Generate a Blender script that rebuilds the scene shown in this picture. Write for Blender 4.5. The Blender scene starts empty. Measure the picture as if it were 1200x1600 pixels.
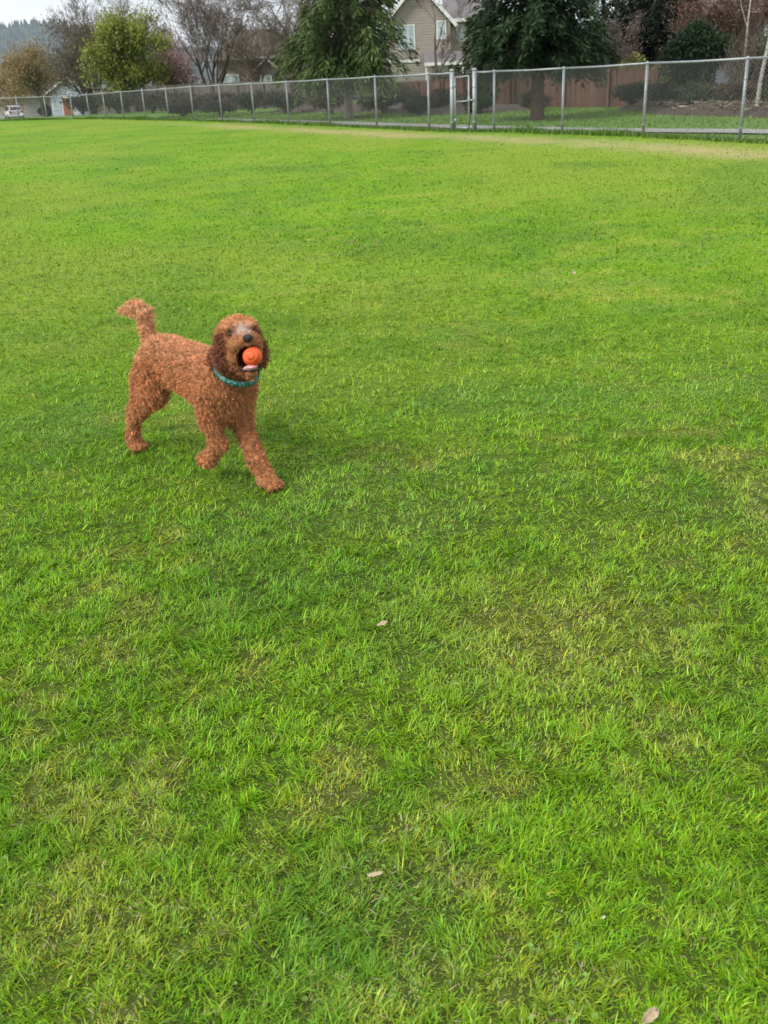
import bpy, math, random
import numpy as np
from mathutils import Matrix, Vector

# ------------------------------------------------------------------ scene, camera, light
sc = bpy.context.scene
R = math.radians
cam_d = bpy.data.cameras.new("camera")
cam = bpy.data.objects.new("camera", cam_d)
sc.collection.objects.link(cam)
sc.camera = cam
cam_d.sensor_fit = 'VERTICAL'
cam_d.sensor_height = 32.0
cam_d.sensor_width = 24.0
cam_d.lens = 30.0
cam_d.clip_start = 0.05
cam_d.clip_end = 20000
CAM_H = 1.45
cam.matrix_world = (Matrix.Translation((0, 0, CAM_H)) @ Matrix.Rotation(R(90 - 24.25), 4, 'X')
                    @ Matrix.Rotation(R(-2.66), 4, 'Z'))
cam_d.dof.use_dof = True
cam_d.dof.focus_distance = 3.5
cam_d.dof.aperture_fstop = 6.5

SUN_EL, SUN_AZ = 42.0, 235.0      # azimuth of the sun measured clockwise from +Y
world = bpy.data.worlds.new("World")
sc.world = world
world.use_nodes = True
wn, wl = world.node_tree.nodes, world.node_tree.links
wn.clear()
w_out = wn.new('ShaderNodeOutputWorld')
w_bg = wn.new('ShaderNodeBackground')
w_sky = wn.new('ShaderNodeTexSky')
w_sky.sky_type = 'NISHITA'
w_sky.sun_disc = False
w_sky.sun_elevation = R(SUN_EL)
w_sky.sun_rotation = R(SUN_AZ)
w_sky.air_density = 1.2
w_sky.dust_density = 2.0
w_tc = wn.new('ShaderNodeTexCoord')
w_map = wn.new('ShaderNodeMapping')
w_map.inputs['Scale'].default_value = (2.2, 2.2, 7.0)
w_noise = wn.new('ShaderNodeTexNoise')
w_noise.inputs['Scale'].default_value = 1.5
w_noise.inputs['Detail'].default_value = 7
w_noise.inputs['Roughness'].default_value = 0.55
w_ramp = wn.new('ShaderNodeValToRGB')
w_ramp.color_ramp.elements[0].position = 0.30
w_ramp.color_ramp.elements[0].color = (0.48, 0.48, 0.48, 1)
w_ramp.color_ramp.elements[1].position = 0.62
w_ramp.color_ramp.elements[1].color = (1, 1, 1, 1)
w_noise2 = wn.new('ShaderNodeTexNoise')
w_noise2.inputs['Scale'].default_value = 2.3
w_noise2.inputs['Detail'].default_value = 5
w_cloud = wn.new('ShaderNodeValToRGB')
w_cloud.color_ramp.elements[0].position = 0.35
w_cloud.color_ramp.elements[0].color = (8.2, 8.6, 9.2, 1)
w_cloud.color_ramp.elements[1].position = 0.65
w_cloud.color_ramp.elements[1].color = (11.0, 11.0, 11.0, 1)
w_mix = wn.new('ShaderNodeMix')
w_mix.data_type = 'RGBA'
wl.new(w_tc.outputs['Generated'], w_map.inputs['Vector'])
wl.new(w_map.outputs['Vector'], w_noise.inputs['Vector'])
wl.new(w_map.outputs['Vector'], w_noise2.inputs['Vector'])
wl.new(w_noise.outputs['Fac'], w_ramp.inputs['Fac'])
wl.new(w_noise2.outputs['Fac'], w_cloud.inputs['Fac'])
wl.new(w_ramp.outputs['Color'], w_mix.inputs[0])
wl.new(w_sky.outputs['Color'], w_mix.inputs[6])
wl.new(w_cloud.outputs['Color'], w_mix.inputs[7])
wl.new(w_mix.outputs[2], w_bg.inputs['Color'])
w_bg.inputs['Strength'].default_value = 0.058
wl.new(w_bg.outputs['Background'], w_out.inputs['Surface'])

sun_d = bpy.data.lights.new("sun", 'SUN')
sun = bpy.data.objects.new("sun", sun_d)
sc.collection.objects.link(sun)
sun_d.energy = 1.5
sun_d.angle = R(20)
sun_d.color = (1.0, 0.95, 0.87)
_az, _el = R(SUN_AZ), R(SUN_EL)
_sd = Vector((math.sin(_az) * math.cos(_el), math.cos(_az) * math.cos(_el), math.sin(_el)))
sun.rotation_euler = (-_sd).to_track_quat('-Z', 'Y').to_euler()

sc.view_settings.view_transform = 'Standard'
sc.view_settings.look = 'None'
sc.view_settings.gamma = 1.0
sc.view_settings.exposure = 1.12
sc.cycles.max_bounces = 8
sc.cycles.diffuse_bounces = 4
sc.cycles.transmission_bounces = 4
sc.cycles.transparent_max_bounces = 8
sc.cycles.use_denoising = True

# ------------------------------------------------------------------ helpers
COL = sc.collection
PI = math.pi


def link(o, parent=None):
    COL.objects.link(o)
    if parent is not None:
        o.parent = parent
    return o


def tag(o, label=None, cat=None, group=None, kind=None):
    if label: o["label"] = label
    if cat: o["category"] = cat
    if group: o["group"] = group
    if kind: o["kind"] = kind
    return o


def empty(name, loc, rz=0.0):
    o = bpy.data.objects.new(name, None)
    o.empty_display_size = 0.2
    o.location = loc
    o.rotation_euler = (0, 0, rz)
    return link(o)


def np_mesh(name, V, faces, mat=None, parent=None, col=None, smooth=False, loc=None, fcol=None):
    """V (n,3); faces: list of (m,k) int arrays; col: (n,3) point colours"""
    V = np.ascontiguousarray(V, dtype=np.float32)
    me = bpy.data.meshes.new(name)
    faces = [np.asarray(f, dtype=np.int32) for f in faces if len(f)]
    nl = sum(f.size for f in faces)
    nf = sum(len(f) for f in faces)
    me.vertices.add(len(V))
    me.vertices.foreach_set("co", V.ravel())
    me.loops.add(nl)
    me.loops.foreach_set("vertex_index", np.concatenate([f.ravel() for f in faces]))
    me.polygons.add(nf)
    starts, tot, s = [], [], 0
    for f in faces:
        k = f.shape[1]
        starts.append(s + np.arange(len(f)) * k)
        tot.append(np.full(len(f), k))
        s += f.size
    me.polygons.foreach_set("loop_start", np.concatenate(starts).astype(np.int32))
    me.polygons.foreach_set("loop_total", np.concatenate(tot).astype(np.int32))
    if smooth:
        me.polygons.foreach_set("use_smooth", np.ones(nf, dtype=bool))
    if col is not None:
        a = me.attributes.new("col", 'FLOAT_COLOR', 'POINT')
        c = np.ones((len(V), 4), dtype=np.float32)
        c[:, :3] = col
        a.data.foreach_set("color", c.ravel())
    me.update(calc_edges=True)
    me.validate()
    if mat: me.materials.append(mat)
    o = bpy.data.objects.new(name, me)
    if loc is not None: o.location = loc
    return link(o, parent)


class MB:
    """collects boxes / quads / tubes, builds one mesh object"""
    def __init__(s):
        s.v, s.f = [], []

    def poly(s, *pts):
        b = len(s.v)
        s.v += [tuple(p) for p in pts]
        s.f.append(tuple(range(b, b + len(pts))))
        return s

    def box(s, x0, x1, y0, y1, z0, z1, M=None):
        b = len(s.v)
        pts = [(x, y, z) for x in (x0, x1) for y in (y0, y1) for z in (z0, z1)]
        if M is not None:
            pts = [tuple(M @ Vector(p)) for p in pts]
        s.v += pts
        for q in ((0, 1, 3, 2), (4, 6, 7, 5), (0, 4, 5, 1), (2, 3, 7, 6), (0, 2, 6, 4), (1, 5, 7, 3)):
            s.f.append(tuple(b + i for i in q))
        return s

    def beam(s, p, q, w, h):
        """box from p to q with section w (side) x h (up)"""
        p, q = Vector(p), Vector(q)
        d = (q - p)
        L = d.length
        x = d.normalized()
        up = Vector((0, 0, 1)) if abs(x.z) < 0.95 else Vector((0, 1, 0))
        y = up.cross(x).normalized()
        z = x.cross(y)
        M = Matrix((x, y, z)).transposed().to_4x4()
        M.translation = p
        return s.box(0, L, -w / 2, w / 2, -h / 2, h / 2, M)

    def tube(s, pts, r, n=8, cap=True):
        pts = [Vector(p) for p in pts]
        if not hasattr(r, '__len__'): r = [r] * len(pts)
        b = len(s.v)
        ref = None
        for i, p in enumerate(pts):
            t = (pts[min(i + 1, len(pts) - 1)] - pts[max(i - 1, 0)]).normalized()
            if ref is None:
                ref = t.orthogonal().normalized()
            else:
                ref = (ref - t * ref.dot(t)).normalized()
            w = t.cross(ref)
            for k in range(n):
                a = 2 * PI * k / n
                s.v.append(tuple(p + (ref * math.cos(a) + w * math.sin(a)) * r[i]))
        for i in range(len(pts) - 1):
            for k in range(n):
                k2 = (k + 1) % n
                s.f.append((b + i * n + k, b + i * n + k2, b + (i + 1) * n + k2, b + (i + 1) * n + k))
        if cap:
            s.f.append(tuple(b + k for k in range(n))[::-1])
            e = b + (len(pts) - 1) * n
            s.f.append(tuple(e + k for k in range(n)))
        return s

    def build(s, name, mat, parent=None, smooth=False, loc=None, bevel=0):
        me = bpy.data.meshes.new(name)
        me.from_pydata(s.v, [], s.f)
        me.update()
        if smooth:
            for p in me.polygons: p.use_smooth = True
        if mat: me.materials.append(mat)
        o = bpy.data.objects.new(name, me)
        if loc is not None: o.location = loc
        link(o, parent)
        if bevel:
            m = o.modifiers.new("bevel", 'BEVEL')
            m.width = bevel
            m.segments = 2
            m.limit_method = 'ANGLE'
        return o


def _hash(ix, seed):
    h = np.full(ix[0].shape, seed * 374761393 & 0xFFFFFFFF, dtype=np.uint64)
    for k, a in enumerate(ix):
        h = (h ^ ((a.astype(np.int64) & 0xFFFFFFFF).astype(np.uint64) * np.uint64((0x9E3779B1, 0x85EBCA77, 0xC2B2AE3D)[k]))) & np.uint64(0xFFFFFFFF)
        h = (h * np.uint64(0x2C1B3C6D)) & np.uint64(0xFFFFFFFF)
        h = h ^ (h >> np.uint64(15))
    h = (h * np.uint64(0x297A2D39)) & np.uint64(0xFFFFFFFF)
    h = h ^ (h >> np.uint64(13))
    return h.astype(np.float64) / 4294967295.0


def vnoise(P, scale, seed=1):
    """value noise in 0..1; P is a tuple of coordinate arrays"""
    P = [np.asarray(p, dtype=np.float64) / scale for p in P]
    I = [np.floor(p).astype(np.int64) for p in P]
    F = [p - i for p, i in zip(P, I)]
    F = [f * f * (3 - 2 * f) for f in F]
    out = 0
    d = len(P)
    for c in range(2 ** d):
        w = 1.0
        ix = []
        for k in range(d):
            bit = (c >> k) & 1
            ix.append(I[k] + bit)
            w = w * (F[k] if bit else 1 - F[k])
        out = out + w * _hash(ix, seed)
    return out


def fbm(P, scale, seed=1, octv=4, gain=0.5):
    s, a, t = 0, 1.0, 0
    for o in range(octv):
        s = s + a * vnoise(P, scale / 2 ** o, seed + 17 * o)
        t += a
        a *= gain
    return s / t


def sstep(a, b, x):
    t = np.clip((x - a) / (b - a), 0, 1)
    return t * t * (3 - 2 * t)


def mix3(a, b, t):
    return np.asarray(a)[None] * (1 - t[:, None]) + np.asarray(b)[None] * t[:, None]


# ------------------------------------------------------------------ materials
def new_mat(name):
    m = bpy.data.materials.new(name)
    m.use_nodes = True
    n, l = m.node_tree.nodes, m.node_tree.links
    return m, n, l, n['Principled BSDF']


def setc(b, name, v):
    if name in b.inputs: b.inputs[name].default_value = v


def mat_noise(name, c1, c2, scale=6.0, rough=0.8, bump=0.0, bscale=None, stretch=(1, 1, 1), metal=0.0, spec=0.4, detail=6, c3=None):
    """two- or three-colour procedural noise in object space with optional bump"""
    m, n, l, b = new_mat(name)
    tc = n.new('ShaderNodeTexCoord')
    mp = n.new('ShaderNodeMapping')
    mp.inputs['Scale'].default_value = stretch
    l.new(tc.outputs['Object'], mp.inputs['Vector'])
    nz = n.new('ShaderNodeTexNoise')
    nz.inputs['Scale'].default_value = scale
    nz.inputs['Detail'].default_value = detail
    nz.inputs['Roughness'].default_value = 0.6
    l.new(mp.outputs['Vector'], nz.inputs['Vector'])
    rp = n.new('ShaderNodeValToRGB')
    e = rp.color_ramp.elements
    e[0].position, e[0].color = 0.32, (*c1, 1)
    e[1].position, e[1].color = 0.68, (*c2, 1)
    if c3 is not None:
        k = rp.color_ramp.elements.new(0.5)
        k.color = (*c3, 1)
    l.new(nz.outputs['Fac'], rp.inputs['Fac'])
    l.new(rp.outputs['Color'], b.inputs['Base Color'])
    setc(b, 'Roughness', rough)
    setc(b, 'Metallic', metal)
    setc(b, 'Specular IOR Level', spec)
    if bump:
        nb = n.new('ShaderNodeTexNoise')
        nb.inputs['Scale'].default_value = bscale or scale * 3
        nb.inputs['Detail'].default_value = 5
        l.new(mp.outputs['Vector'], nb.inputs['Vector'])
        bp = n.new('ShaderNodeBump')
        bp.inputs['Strength'].default_value = bump
        bp.inputs['Distance'].default_value = 0.02
        l.new(nb.outputs['Fac'], bp.inputs['Height'])
        l.new(bp.outputs['Normal'], b.inputs['Normal'])
    return m


def mat_col(name, rough=0.6, trans=0.0, spec=0.3, vary=0.0, vscale=30, tint=None, sheen=0.0):
    """base colour from the mesh's own 'col' attribute; trans = share of light let through (leaves)"""
    m, n, l, b = new_mat(name)
    at = n.new('ShaderNodeAttribute')
    at.attribute_name = 'col'
    out = at.outputs['Color']
    if vary:
        tc = n.new('ShaderNodeTexCoord')
        nz = n.new('ShaderNodeTexNoise')
        nz.inputs['Scale'].default_value = vscale
        nz.inputs['Detail'].default_value = 6
        nz.inputs['Roughness'].default_value = 0.7
        l.new(tc.outputs['Object'], nz.inputs['Vector'])
        mr = n.new('ShaderNodeMapRange')
        mr.inputs[1].default_value = 0.3
        mr.inputs[2].default_value = 0.7
        mr.inputs[3].default_value = 1 - vary
        mr.inputs[4].default_value = 1 + vary
        l.new(nz.outputs['Fac'], mr.inputs[0])
        vm = n.new('ShaderNodeVectorMath')
        vm.operation = 'SCALE'
        l.new(out, vm.inputs[0])
        l.new(mr.outputs[0], vm.inputs['Scale'])
        out = vm.outputs[0]
    l.new(out, b.inputs['Base Color'])
    setc(b, 'Roughness', rough)
    setc(b, 'Specular IOR Level', spec)
    if sheen: setc(b, 'Sheen Weight', sheen)
    if trans:
        tr = n.new('ShaderNodeBsdfTranslucent')
        if tint:
            tm = n.new('ShaderNodeVectorMath')
            tm.operation = 'MULTIPLY'
            tm.inputs[1].default_value = tint
            l.new(out, tm.inputs[0])
            l.new(tm.outputs[0], tr.inputs['Color'])
        else:
            l.new(out, tr.inputs['Color'])
        mx = n.new('ShaderNodeMixShader')
        mx.inputs[0].default_value = trans
        o = n['Material Output']
        l.new(b.outputs[0], mx.inputs[1])
        l.new(tr.outputs[0], mx.inputs[2])
        l.new(mx.outputs[0], o.inputs['Surface'])
    return m


def mat_random(name, cols, rough=0.8, grain=(30, 30, 2), bump=0.3):
    """per-object colour from Object Info > Random plus wood grain"""
    m, n, l, b = new_mat(name)
    oi = n.new('ShaderNodeObjectInfo')
    rp = n.new('ShaderNodeValToRGB')
    el = rp.color_ramp.elements
    while len(el) < len(cols): el.new(0.5)
    for i, c in enumerate(cols):
        el[i].position = i / (len(cols) - 1)
        el[i].color = (*c, 1)
    l.new(oi.outputs['Random'], rp.inputs['Fac'])
    tc = n.new('ShaderNodeTexCoord')
    mp = n.new('ShaderNodeMapping')
    mp.inputs['Scale'].default_value = grain
    l.new(tc.outputs['Object'], mp.inputs['Vector'])
    ad = n.new('ShaderNodeVectorMath')
    ad.operation = 'ADD'
    l.new(mp.outputs['Vector'], ad.inputs[0])
    l.new(oi.outputs['Location'], ad.inputs[1])
    nz = n.new('ShaderNodeTexNoise')
    nz.inputs['Scale'].default_value = 1.0
    nz.inputs['Detail'].default_value = 5
    l.new(ad.outputs[0], nz.inputs['Vector'])
    mr = n.new('ShaderNodeMapRange')
    mr.inputs[3].default_value = 0.6
    mr.inputs[4].default_value = 1.4
    l.new(nz.outputs['Fac'], mr.inputs[0])
    vm = n.new('ShaderNodeVectorMath')
    vm.operation = 'SCALE'
    l.new(rp.outputs['Color'], vm.inputs[0])
    l.new(mr.outputs[0], vm.inputs['Scale'])
    l.new(vm.outputs[0], b.inputs['Base Color'])
    setc(b, 'Roughness', rough)
    bp = n.new('ShaderNodeBump')
    bp.inputs['Strength'].default_value = bump
    l.new(nz.outputs['Fac'], bp.inputs['Height'])
    l.new(bp.outputs['Normal'], b.inputs['Normal'])
    return m


def mat_plain(name, c, rough=0.5, metal=0.0, spec=0.5, coat=0.0):
    d = tuple(x * 0.88 for x in c)
    m = mat_noise(name, d, c, scale=4, rough=rough, metal=metal, spec=spec)
    if coat: setc(m.node_tree.nodes['Principled BSDF'], 'Coat Weight', coat)
    return m


M = {}
M['grass'] = mat_col('grass_blade', rough=0.38, trans=0.27, spec=0.28, tint=(1.25, 1.15, 0.5))
M['ground'] = mat_col('lawn_ground', rough=0.9, spec=0.1, vary=0.45, vscale=28)
M['leaf'] = mat_col('foliage', rough=0.6, trans=0.22, spec=0.2)
M['needle'] = mat_col('conifer_needles', rough=0.65, trans=0.08, spec=0.2)
M['bark'] = mat_noise('bark', (0.055, 0.042, 0.033), (0.13, 0.105, 0.085), 5, 0.95, 0.8, 14, (6, 6, 1.2))
M['bark_red'] = mat_noise('bark_red', (0.07, 0.04, 0.03), (0.16, 0.095, 0.07), 5, 0.95, 0.9, 12, (6, 6, 1.0))
M['bark_pale'] = mat_noise('bark_pale', (0.24, 0.22, 0.19), (0.42, 0.40, 0.36), 4, 0.9, 0.5, 12, (4, 4, 1.5))
M['birch'] = mat_noise('bark_birch', (0.12, 0.11, 0.10), (0.50, 0.48, 0.45), 3.0, 0.85, 0.3, 10, (1.5, 1.5, 5), c3=(0.40, 0.38, 0.36))
M['twig'] = mat_noise('twig', (0.10, 0.08, 0.065), (0.19, 0.155, 0.13), 3, 0.95)
M['galv'] = mat_noise('galvanised_steel', (0.25, 0.275, 0.30), (0.36, 0.39, 0.415), 8, 0.45, 0.15, 40, metal=0.35, spec=0.5)
M['wire'] = mat_noise('galvanised_wire', (0.13, 0.135, 0.14), (0.20, 0.205, 0.21), 6, 0.55, metal=0.3)
M['path'] = mat_noise('concrete_path', (0.25, 0.245, 0.235), (0.34, 0.33, 0.315), 2.5, 0.9, 0.3, 20)
M['mulch'] = mat_noise('bark_mulch', (0.035, 0.026, 0.02), (0.095, 0.07, 0.054), 7, 0.98, 1.0, 16)
M['road'] = mat_noise('asphalt', (0.045, 0.045, 0.048), (0.075, 0.075, 0.078), 3, 0.9, 0.2, 30)
HAZE = True

# ------------------------------------------------------------------ ground
FENCE = np.array([(8.75, 17.7), (7.51, 20.6), (6.33, 23.5), (4.98, 26.2), (3.53, 28.5), (3.03, 28.85), (2.45, 29.31), (1.85, 30.3),
                  (0.35, 33.6), (-1.30, 37.3), (-3.02, 40.8), (-4.72, 44.1), (-6.53, 47.3), (-8.34, 50.5), (-10.08, 53.4),
                  (-11.84, 56.1), (-13.62, 58.8), (-15.2, 61.1), (-16.7, 63.2), (-18.2, 65.0), (-20.3, 66.6), (-22.6, 68.2),
                  (-25.0, 69.8), (-27.6, 71.4), (-30.2, 73.0)])
FTOP = np.interp(np.arange(len(FENCE)), [0, 13, 19, 24], [1.52, 1.52, 1.33, 1.40])


def fence_dist(x, y):
    """signed distance to the fence line (positive = beyond it) """
    x, y = np.asarray(x, float), np.asarray(y, float)
    best = np.full(x.shape, 1e9)
    sgn = np.ones(x.shape)
    P = np.vstack([[(14.0, 5.5)], FENCE, [(-60.0, 91.0)]])
    for a, b in zip(P[:-1], P[1:]):
        d = b - a
        L2 = d @ d
        t = np.clip(((x - a[0]) * d[0] + (y - a[1]) * d[1]) / L2, 0, 1)
        qx, qy = x - a[0] - t * d[0], y - a[1] - t * d[1]
        dist = np.hypot(qx, qy)
        cr = d[0] * (y - a[1]) - d[1] * (x - a[0])
        m = dist < best
        best = np.where(m, dist, best)
        sgn = np.where(m, -np.sign(cr), sgn)
    return best * sgn


def ground_z(x, y):
    x, y = np.asarray(x, float), np.asarray(y, float)
    z = -1.05 * sstep(74, 112, y) * sstep(-6, -26, x) - 0.6 * sstep(95, 160, y) * sstep(-26, -6, x)
    z = z - 3.0 * sstep(160, 400, y)
    near = sstep(90, 30, y)
    z = z + near * 0.016 * (fbm((x, y), 0.9, 71, 2) - 0.5) + near * 0.05 * (fbm((x, y), 6.0, 72, 2) - 0.5) * sstep(4.5, 9, y)
    return z


def lawn_fields(x, y):
    """dryness, lushness and blue-greenness of the lawn, 0..1"""
    d = 0.42 * fbm((x, y), 0.75, 11, 3) + 0.58 * fbm((x, y), 0.13, 12, 3)
    d = sstep(0.50, 0.78, d)
    for cx, cy, rx, ry, a in ((0.48, 2.36, 0.42, 0.34, 0.58), (-0.58, 1.36, 0.26, 0.12, 0.6), (-0.02, 1.42, 0.14, 0.10, 0.3),
                              (0.55, 2.12, 0.15, 0.08, 0.45), (0.1, 3.2, 0.35, 0.3, 0.2), (1.0, 2.9, 0.5, 0.35, 0.2),
                              (-0.35, 4.9, 0.9, 0.5, 0.2), (-2.2, 6.0, 1.1, 0.5, 0.25)):
        n = 0.5 + vnoise((x, y), 0.11, 13)
        d = np.maximum(d, a * n * np.exp(-((x - cx) / rx) ** 2 - ((y - cy) / ry) ** 2) * 1.5)
    u = 0.8 * sstep(0.38, 0.68, 0.5 * fbm((x, y), 0.5, 21, 2) + 0.5 * fbm((x, y), 0.12, 22, 2))
    for cx, cy, rx, ry in ((0.85, 1.95, 0.28, 0.3), (-0.72, 1.75, 0.3, 0.3), (0.72, 1.35, 0.2, 0.15), (-0.2, 1.25, 0.2, 0.1)):
        u = np.maximum(u, 0.75 * np.exp(-((x - cx) / rx) ** 2 - ((y - cy) / ry) ** 2))
    b = sstep(0.5, 0.75, fbm((x, y), 0.45, 31, 2))
    return np.clip(d, 0, 1), np.clip(u, 0, 1), b


LUSH = (0.138, 0.325, 0.011)
MIDG = (0.222, 0.425, 0.013)
YELG = (0.330, 0.430, 0.045)
BLUG = (0.140, 0.320, 0.045)
STRAW = (0.40, 0.36, 0.17)


def lawn_colour(x, y):
    d, u, b = lawn_fields(x, y)
    c = mix3(MIDG, LUSH, u * 0.85)
    c = c * (1 - d[:, None]) + np.asarray(YELG)[None] * d[:, None]
    c = c * (1 - 0.35 * b[:, None]) + np.asarray(BLUG)[None] * 0.35 * b[:, None]
    big = fbm((x, y * 0.6), 2.6, 41, 3)
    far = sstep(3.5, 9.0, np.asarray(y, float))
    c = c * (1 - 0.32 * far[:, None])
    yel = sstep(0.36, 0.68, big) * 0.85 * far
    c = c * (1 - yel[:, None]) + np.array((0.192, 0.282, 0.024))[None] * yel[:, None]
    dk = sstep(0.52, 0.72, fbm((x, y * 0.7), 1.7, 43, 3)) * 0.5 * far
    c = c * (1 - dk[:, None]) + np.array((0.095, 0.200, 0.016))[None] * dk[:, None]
    return c


def worn_strip(x, y, fd):
    w = fd + 1.75 + 0.9 * (fbm((x, y), 3.0, 51, 2) - 0.5)
    s = np.exp(-(w / 0.75) ** 2) * (0.45 + 0.75 * fbm((x, y), 0.9, 52, 2))
    return np.clip(s, 0, 1) * sstep(58, 36, y) * sstep(8, 14, y)


rows = np.concatenate([[-40, -15, -6, -2, -0.5, 0.2], np.geomspace(0.6, 75, 230), np.geomspace(78, 7400, 70)])
uu = np.linspace(-1, 1, 131)
uu = np.sign(uu) * np.abs(uu) ** 1.35
gy = np.repeat(rows, len(uu))
gx = np.tile(uu, len(rows)) * (5 + np.abs(gy) * 0.95)
gz = ground_z(gx, gy) - 0.004
fdg = fence_dist(gx, gy)
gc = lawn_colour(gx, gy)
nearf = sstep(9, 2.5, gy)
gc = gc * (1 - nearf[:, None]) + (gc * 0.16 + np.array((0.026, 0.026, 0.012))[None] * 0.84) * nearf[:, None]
ws = worn_strip(gx, gy, fdg)
gc = gc * (1 - 0.8 * ws[:, None]) + np.array((0.40, 0.32, 0.17))[None] * 0.8 * ws[:, None]
bey = sstep(0.4, 1.5, fdg)
gc = gc * (1 - bey[:, None]) + mix3((0.085, 0.185, 0.03), (0.13, 0.235, 0.045), fbm((gx, gy), 1.6, 61, 3)) * bey[:, None]
nr, nc = len(rows), len(uu)
ii = np.arange(nr * nc).reshape(nr, nc)
gq = np.stack([ii[:-1, :-1], ii[:-1, 1:], ii[1:, 1:], ii[1:, :-1]], -1).reshape(-1, 4)
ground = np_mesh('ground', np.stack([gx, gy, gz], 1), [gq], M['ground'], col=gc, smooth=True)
tag(ground, 'wide mown green lawn sheet reaching past the fence', 'lawn', kind='structure')

# ------------------------------------------------------------------ grass blades
rng = np.random.default_rng(5)


def blades(y0, y1, dens, width, length, nseg, extra=1.0, half=0.47, pad=0.55, seed=0, sig=0.34, flat=0.0, inner=None):
    """upright, bent tapering ribbons; returns V, quads, tris, col"""
    r = np.random.default_rng(100 + seed)
    f0, f1 = (y0, y1)
    y0, y1 = (y0 * 0.86 if seed else y0), y1 * 1.14
    area = 0.5 * ((half * y0 + pad) + (half * y1 + pad)) * 2 * (y1 - y0)
    n = int(area * dens)
    # rejection in the trapezoid
    yy = r.uniform(y0, y1, int(n * 2.2))
    xx = r.uniform(-1, 1, len(yy)) * (half * y1 + pad)
    k = np.abs(xx) < (half * yy + pad)
    x, y = xx[k][:n], yy[k][:n]
    # pull blades towards small tuft centres
    tx = (vnoise((x, y), 0.03, 81) - 0.5) * 0.03
    ty = (vnoise((x, y), 0.03, 82) - 0.5) * 0.03
    x, y = x + tx, y + ty
    fd = fence_dist(x, y) if y1 > 14 else np.full(len(x), -20.0)
    keep = fd < 0.3
    if seed: keep &= r.random(len(x)) < (y - 0.86 * f0) / (0.28 * f0)
    keep &= r.random(len(x)) < (1.14 * f1 - y) / (0.28 * f1)
    flat = sstep(6, 36, y)
    d, u, b = lawn_fields(x, y)
    ws = worn_strip(x, y, fd) if y1 > 10 else np.zeros(len(x))
    keep &= r.random(len(x)) > ws * 0.75
    keep &= r.random(len(x)) > d * 0.15
    if inner is not None: keep &= np.abs(x) > half * y + inner * (0.75 + 0.5 * r.random(len(x)))
    tk = 0.65 * vnoise((x, y), 0.030, 84) + 0.35 * vnoise((x, y), 0.012, 85)
    keep &= r.random(len(x)) > 0.2 * sstep(0.46, 0.26, tk)
    x, y, fd, d, u, ws, flat = x[keep], y[keep], fd[keep], d[keep], u[keep], ws[keep], flat[keep]
    sig = 0.36 - 0.28 * sstep(4, 30, y)
    n = len(x)
    tuft = 0.65 * vnoise((x, y), 0.030, 84) + 0.35 * vnoise((x, y), 0.012, 85)
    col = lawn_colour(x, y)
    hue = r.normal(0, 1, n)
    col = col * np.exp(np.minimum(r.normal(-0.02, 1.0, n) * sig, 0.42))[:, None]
    pale = r.random(n) < 0.14
    col[pale] = col[pale] * np.array((1.45, 1.22, 2.0))[None]
    col[:, 0] *= np.exp(hue * 0.16)
    col[:, 2] *= np.exp(-hue * 0.2)
    fs = 0.025 + 0.26 * d ** 1.5 + 0.3 * ws
    st = r.random(n) < fs
    col[st] = np.array(STRAW)[None] * np.exp(r.normal(0, 0.28, st.sum()))[:, None]
    L = length * (0.55 + 0.75 * r.random(n)) * (0.85 + 0.28 * u - 0.2 * d) * (0.34 + 1.15 * sstep(0.25, 0.75, tuft))
    edge = np.exp(-((fd + 0.05) / 0.28) ** 2)
    L = L * (1 + 2.4 * edge)
    L = np.where(st, L * 0.75, L)
    W = width * (0.6 + 0.8 * r.random(n)) * np.where(st, 0.8, 1.0)
    az = r.uniform(0, 2 * PI, n) * 0.75 + 2 * PI * vnoise((x, y), 0.10, 83)
    lean = r.uniform(0.1, 1.2, n) + 0.35 * st
    lean = np.minimum(lean + flat, 1.6)
    bend = r.uniform(0.2, 1.5, n)
    z0 = ground_z(x, y) - 0.004
    dx, dy = np.cos(az), np.sin(az)
    sa = az + PI / 2 + r.normal(0, 0.5, n)
    sx, sy = np.cos(sa), np.sin(sa)
    P = np.stack([x, y, z0], 1)
    V, cols = [], []
    cur = P.copy()
    ang = lean * 0.55
    for s in range(nseg + 1):
        wv = W * (1.0 if s == 0 else (1 - s / nseg) ** 0.7)
        if s < nseg:
            side = np.stack([sx * wv / 2, sy * wv / 2, np.zeros(n)], 1)
            V += [cur - side, cur + side]
            cols += [col, col]
        else:
            V.append(cur)
            cols.append(col)
        ang = ang + bend / nseg
        step = L / nseg
        ss, cc = np.sin(np.minimum(ang, 1.75)), np.cos(np.minimum(ang, 1.75))
        cur = cur + np.stack([dx * ss * step, dy * ss * step, cc * step], 1)
    m = 2 * nseg + 1
    VV = np.stack(V, 1).reshape(-1, 3)
    CC = np.stack(cols, 1).reshape(-1, 3)
    base = np.arange(n) * m
    Q = [np.stack([base + 2 * s, base + 2 * s + 1, base + 2 * s + 3, base + 2 * s + 2], 1) for s in range(nseg - 1)]
    T = np.stack([base + 2 * nseg - 2, base + 2 * nseg - 1, base + 2 * nseg], 1)
    return VV, (np.concatenate(Q) if Q else np.zeros((0, 4), int)), T, CC


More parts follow.
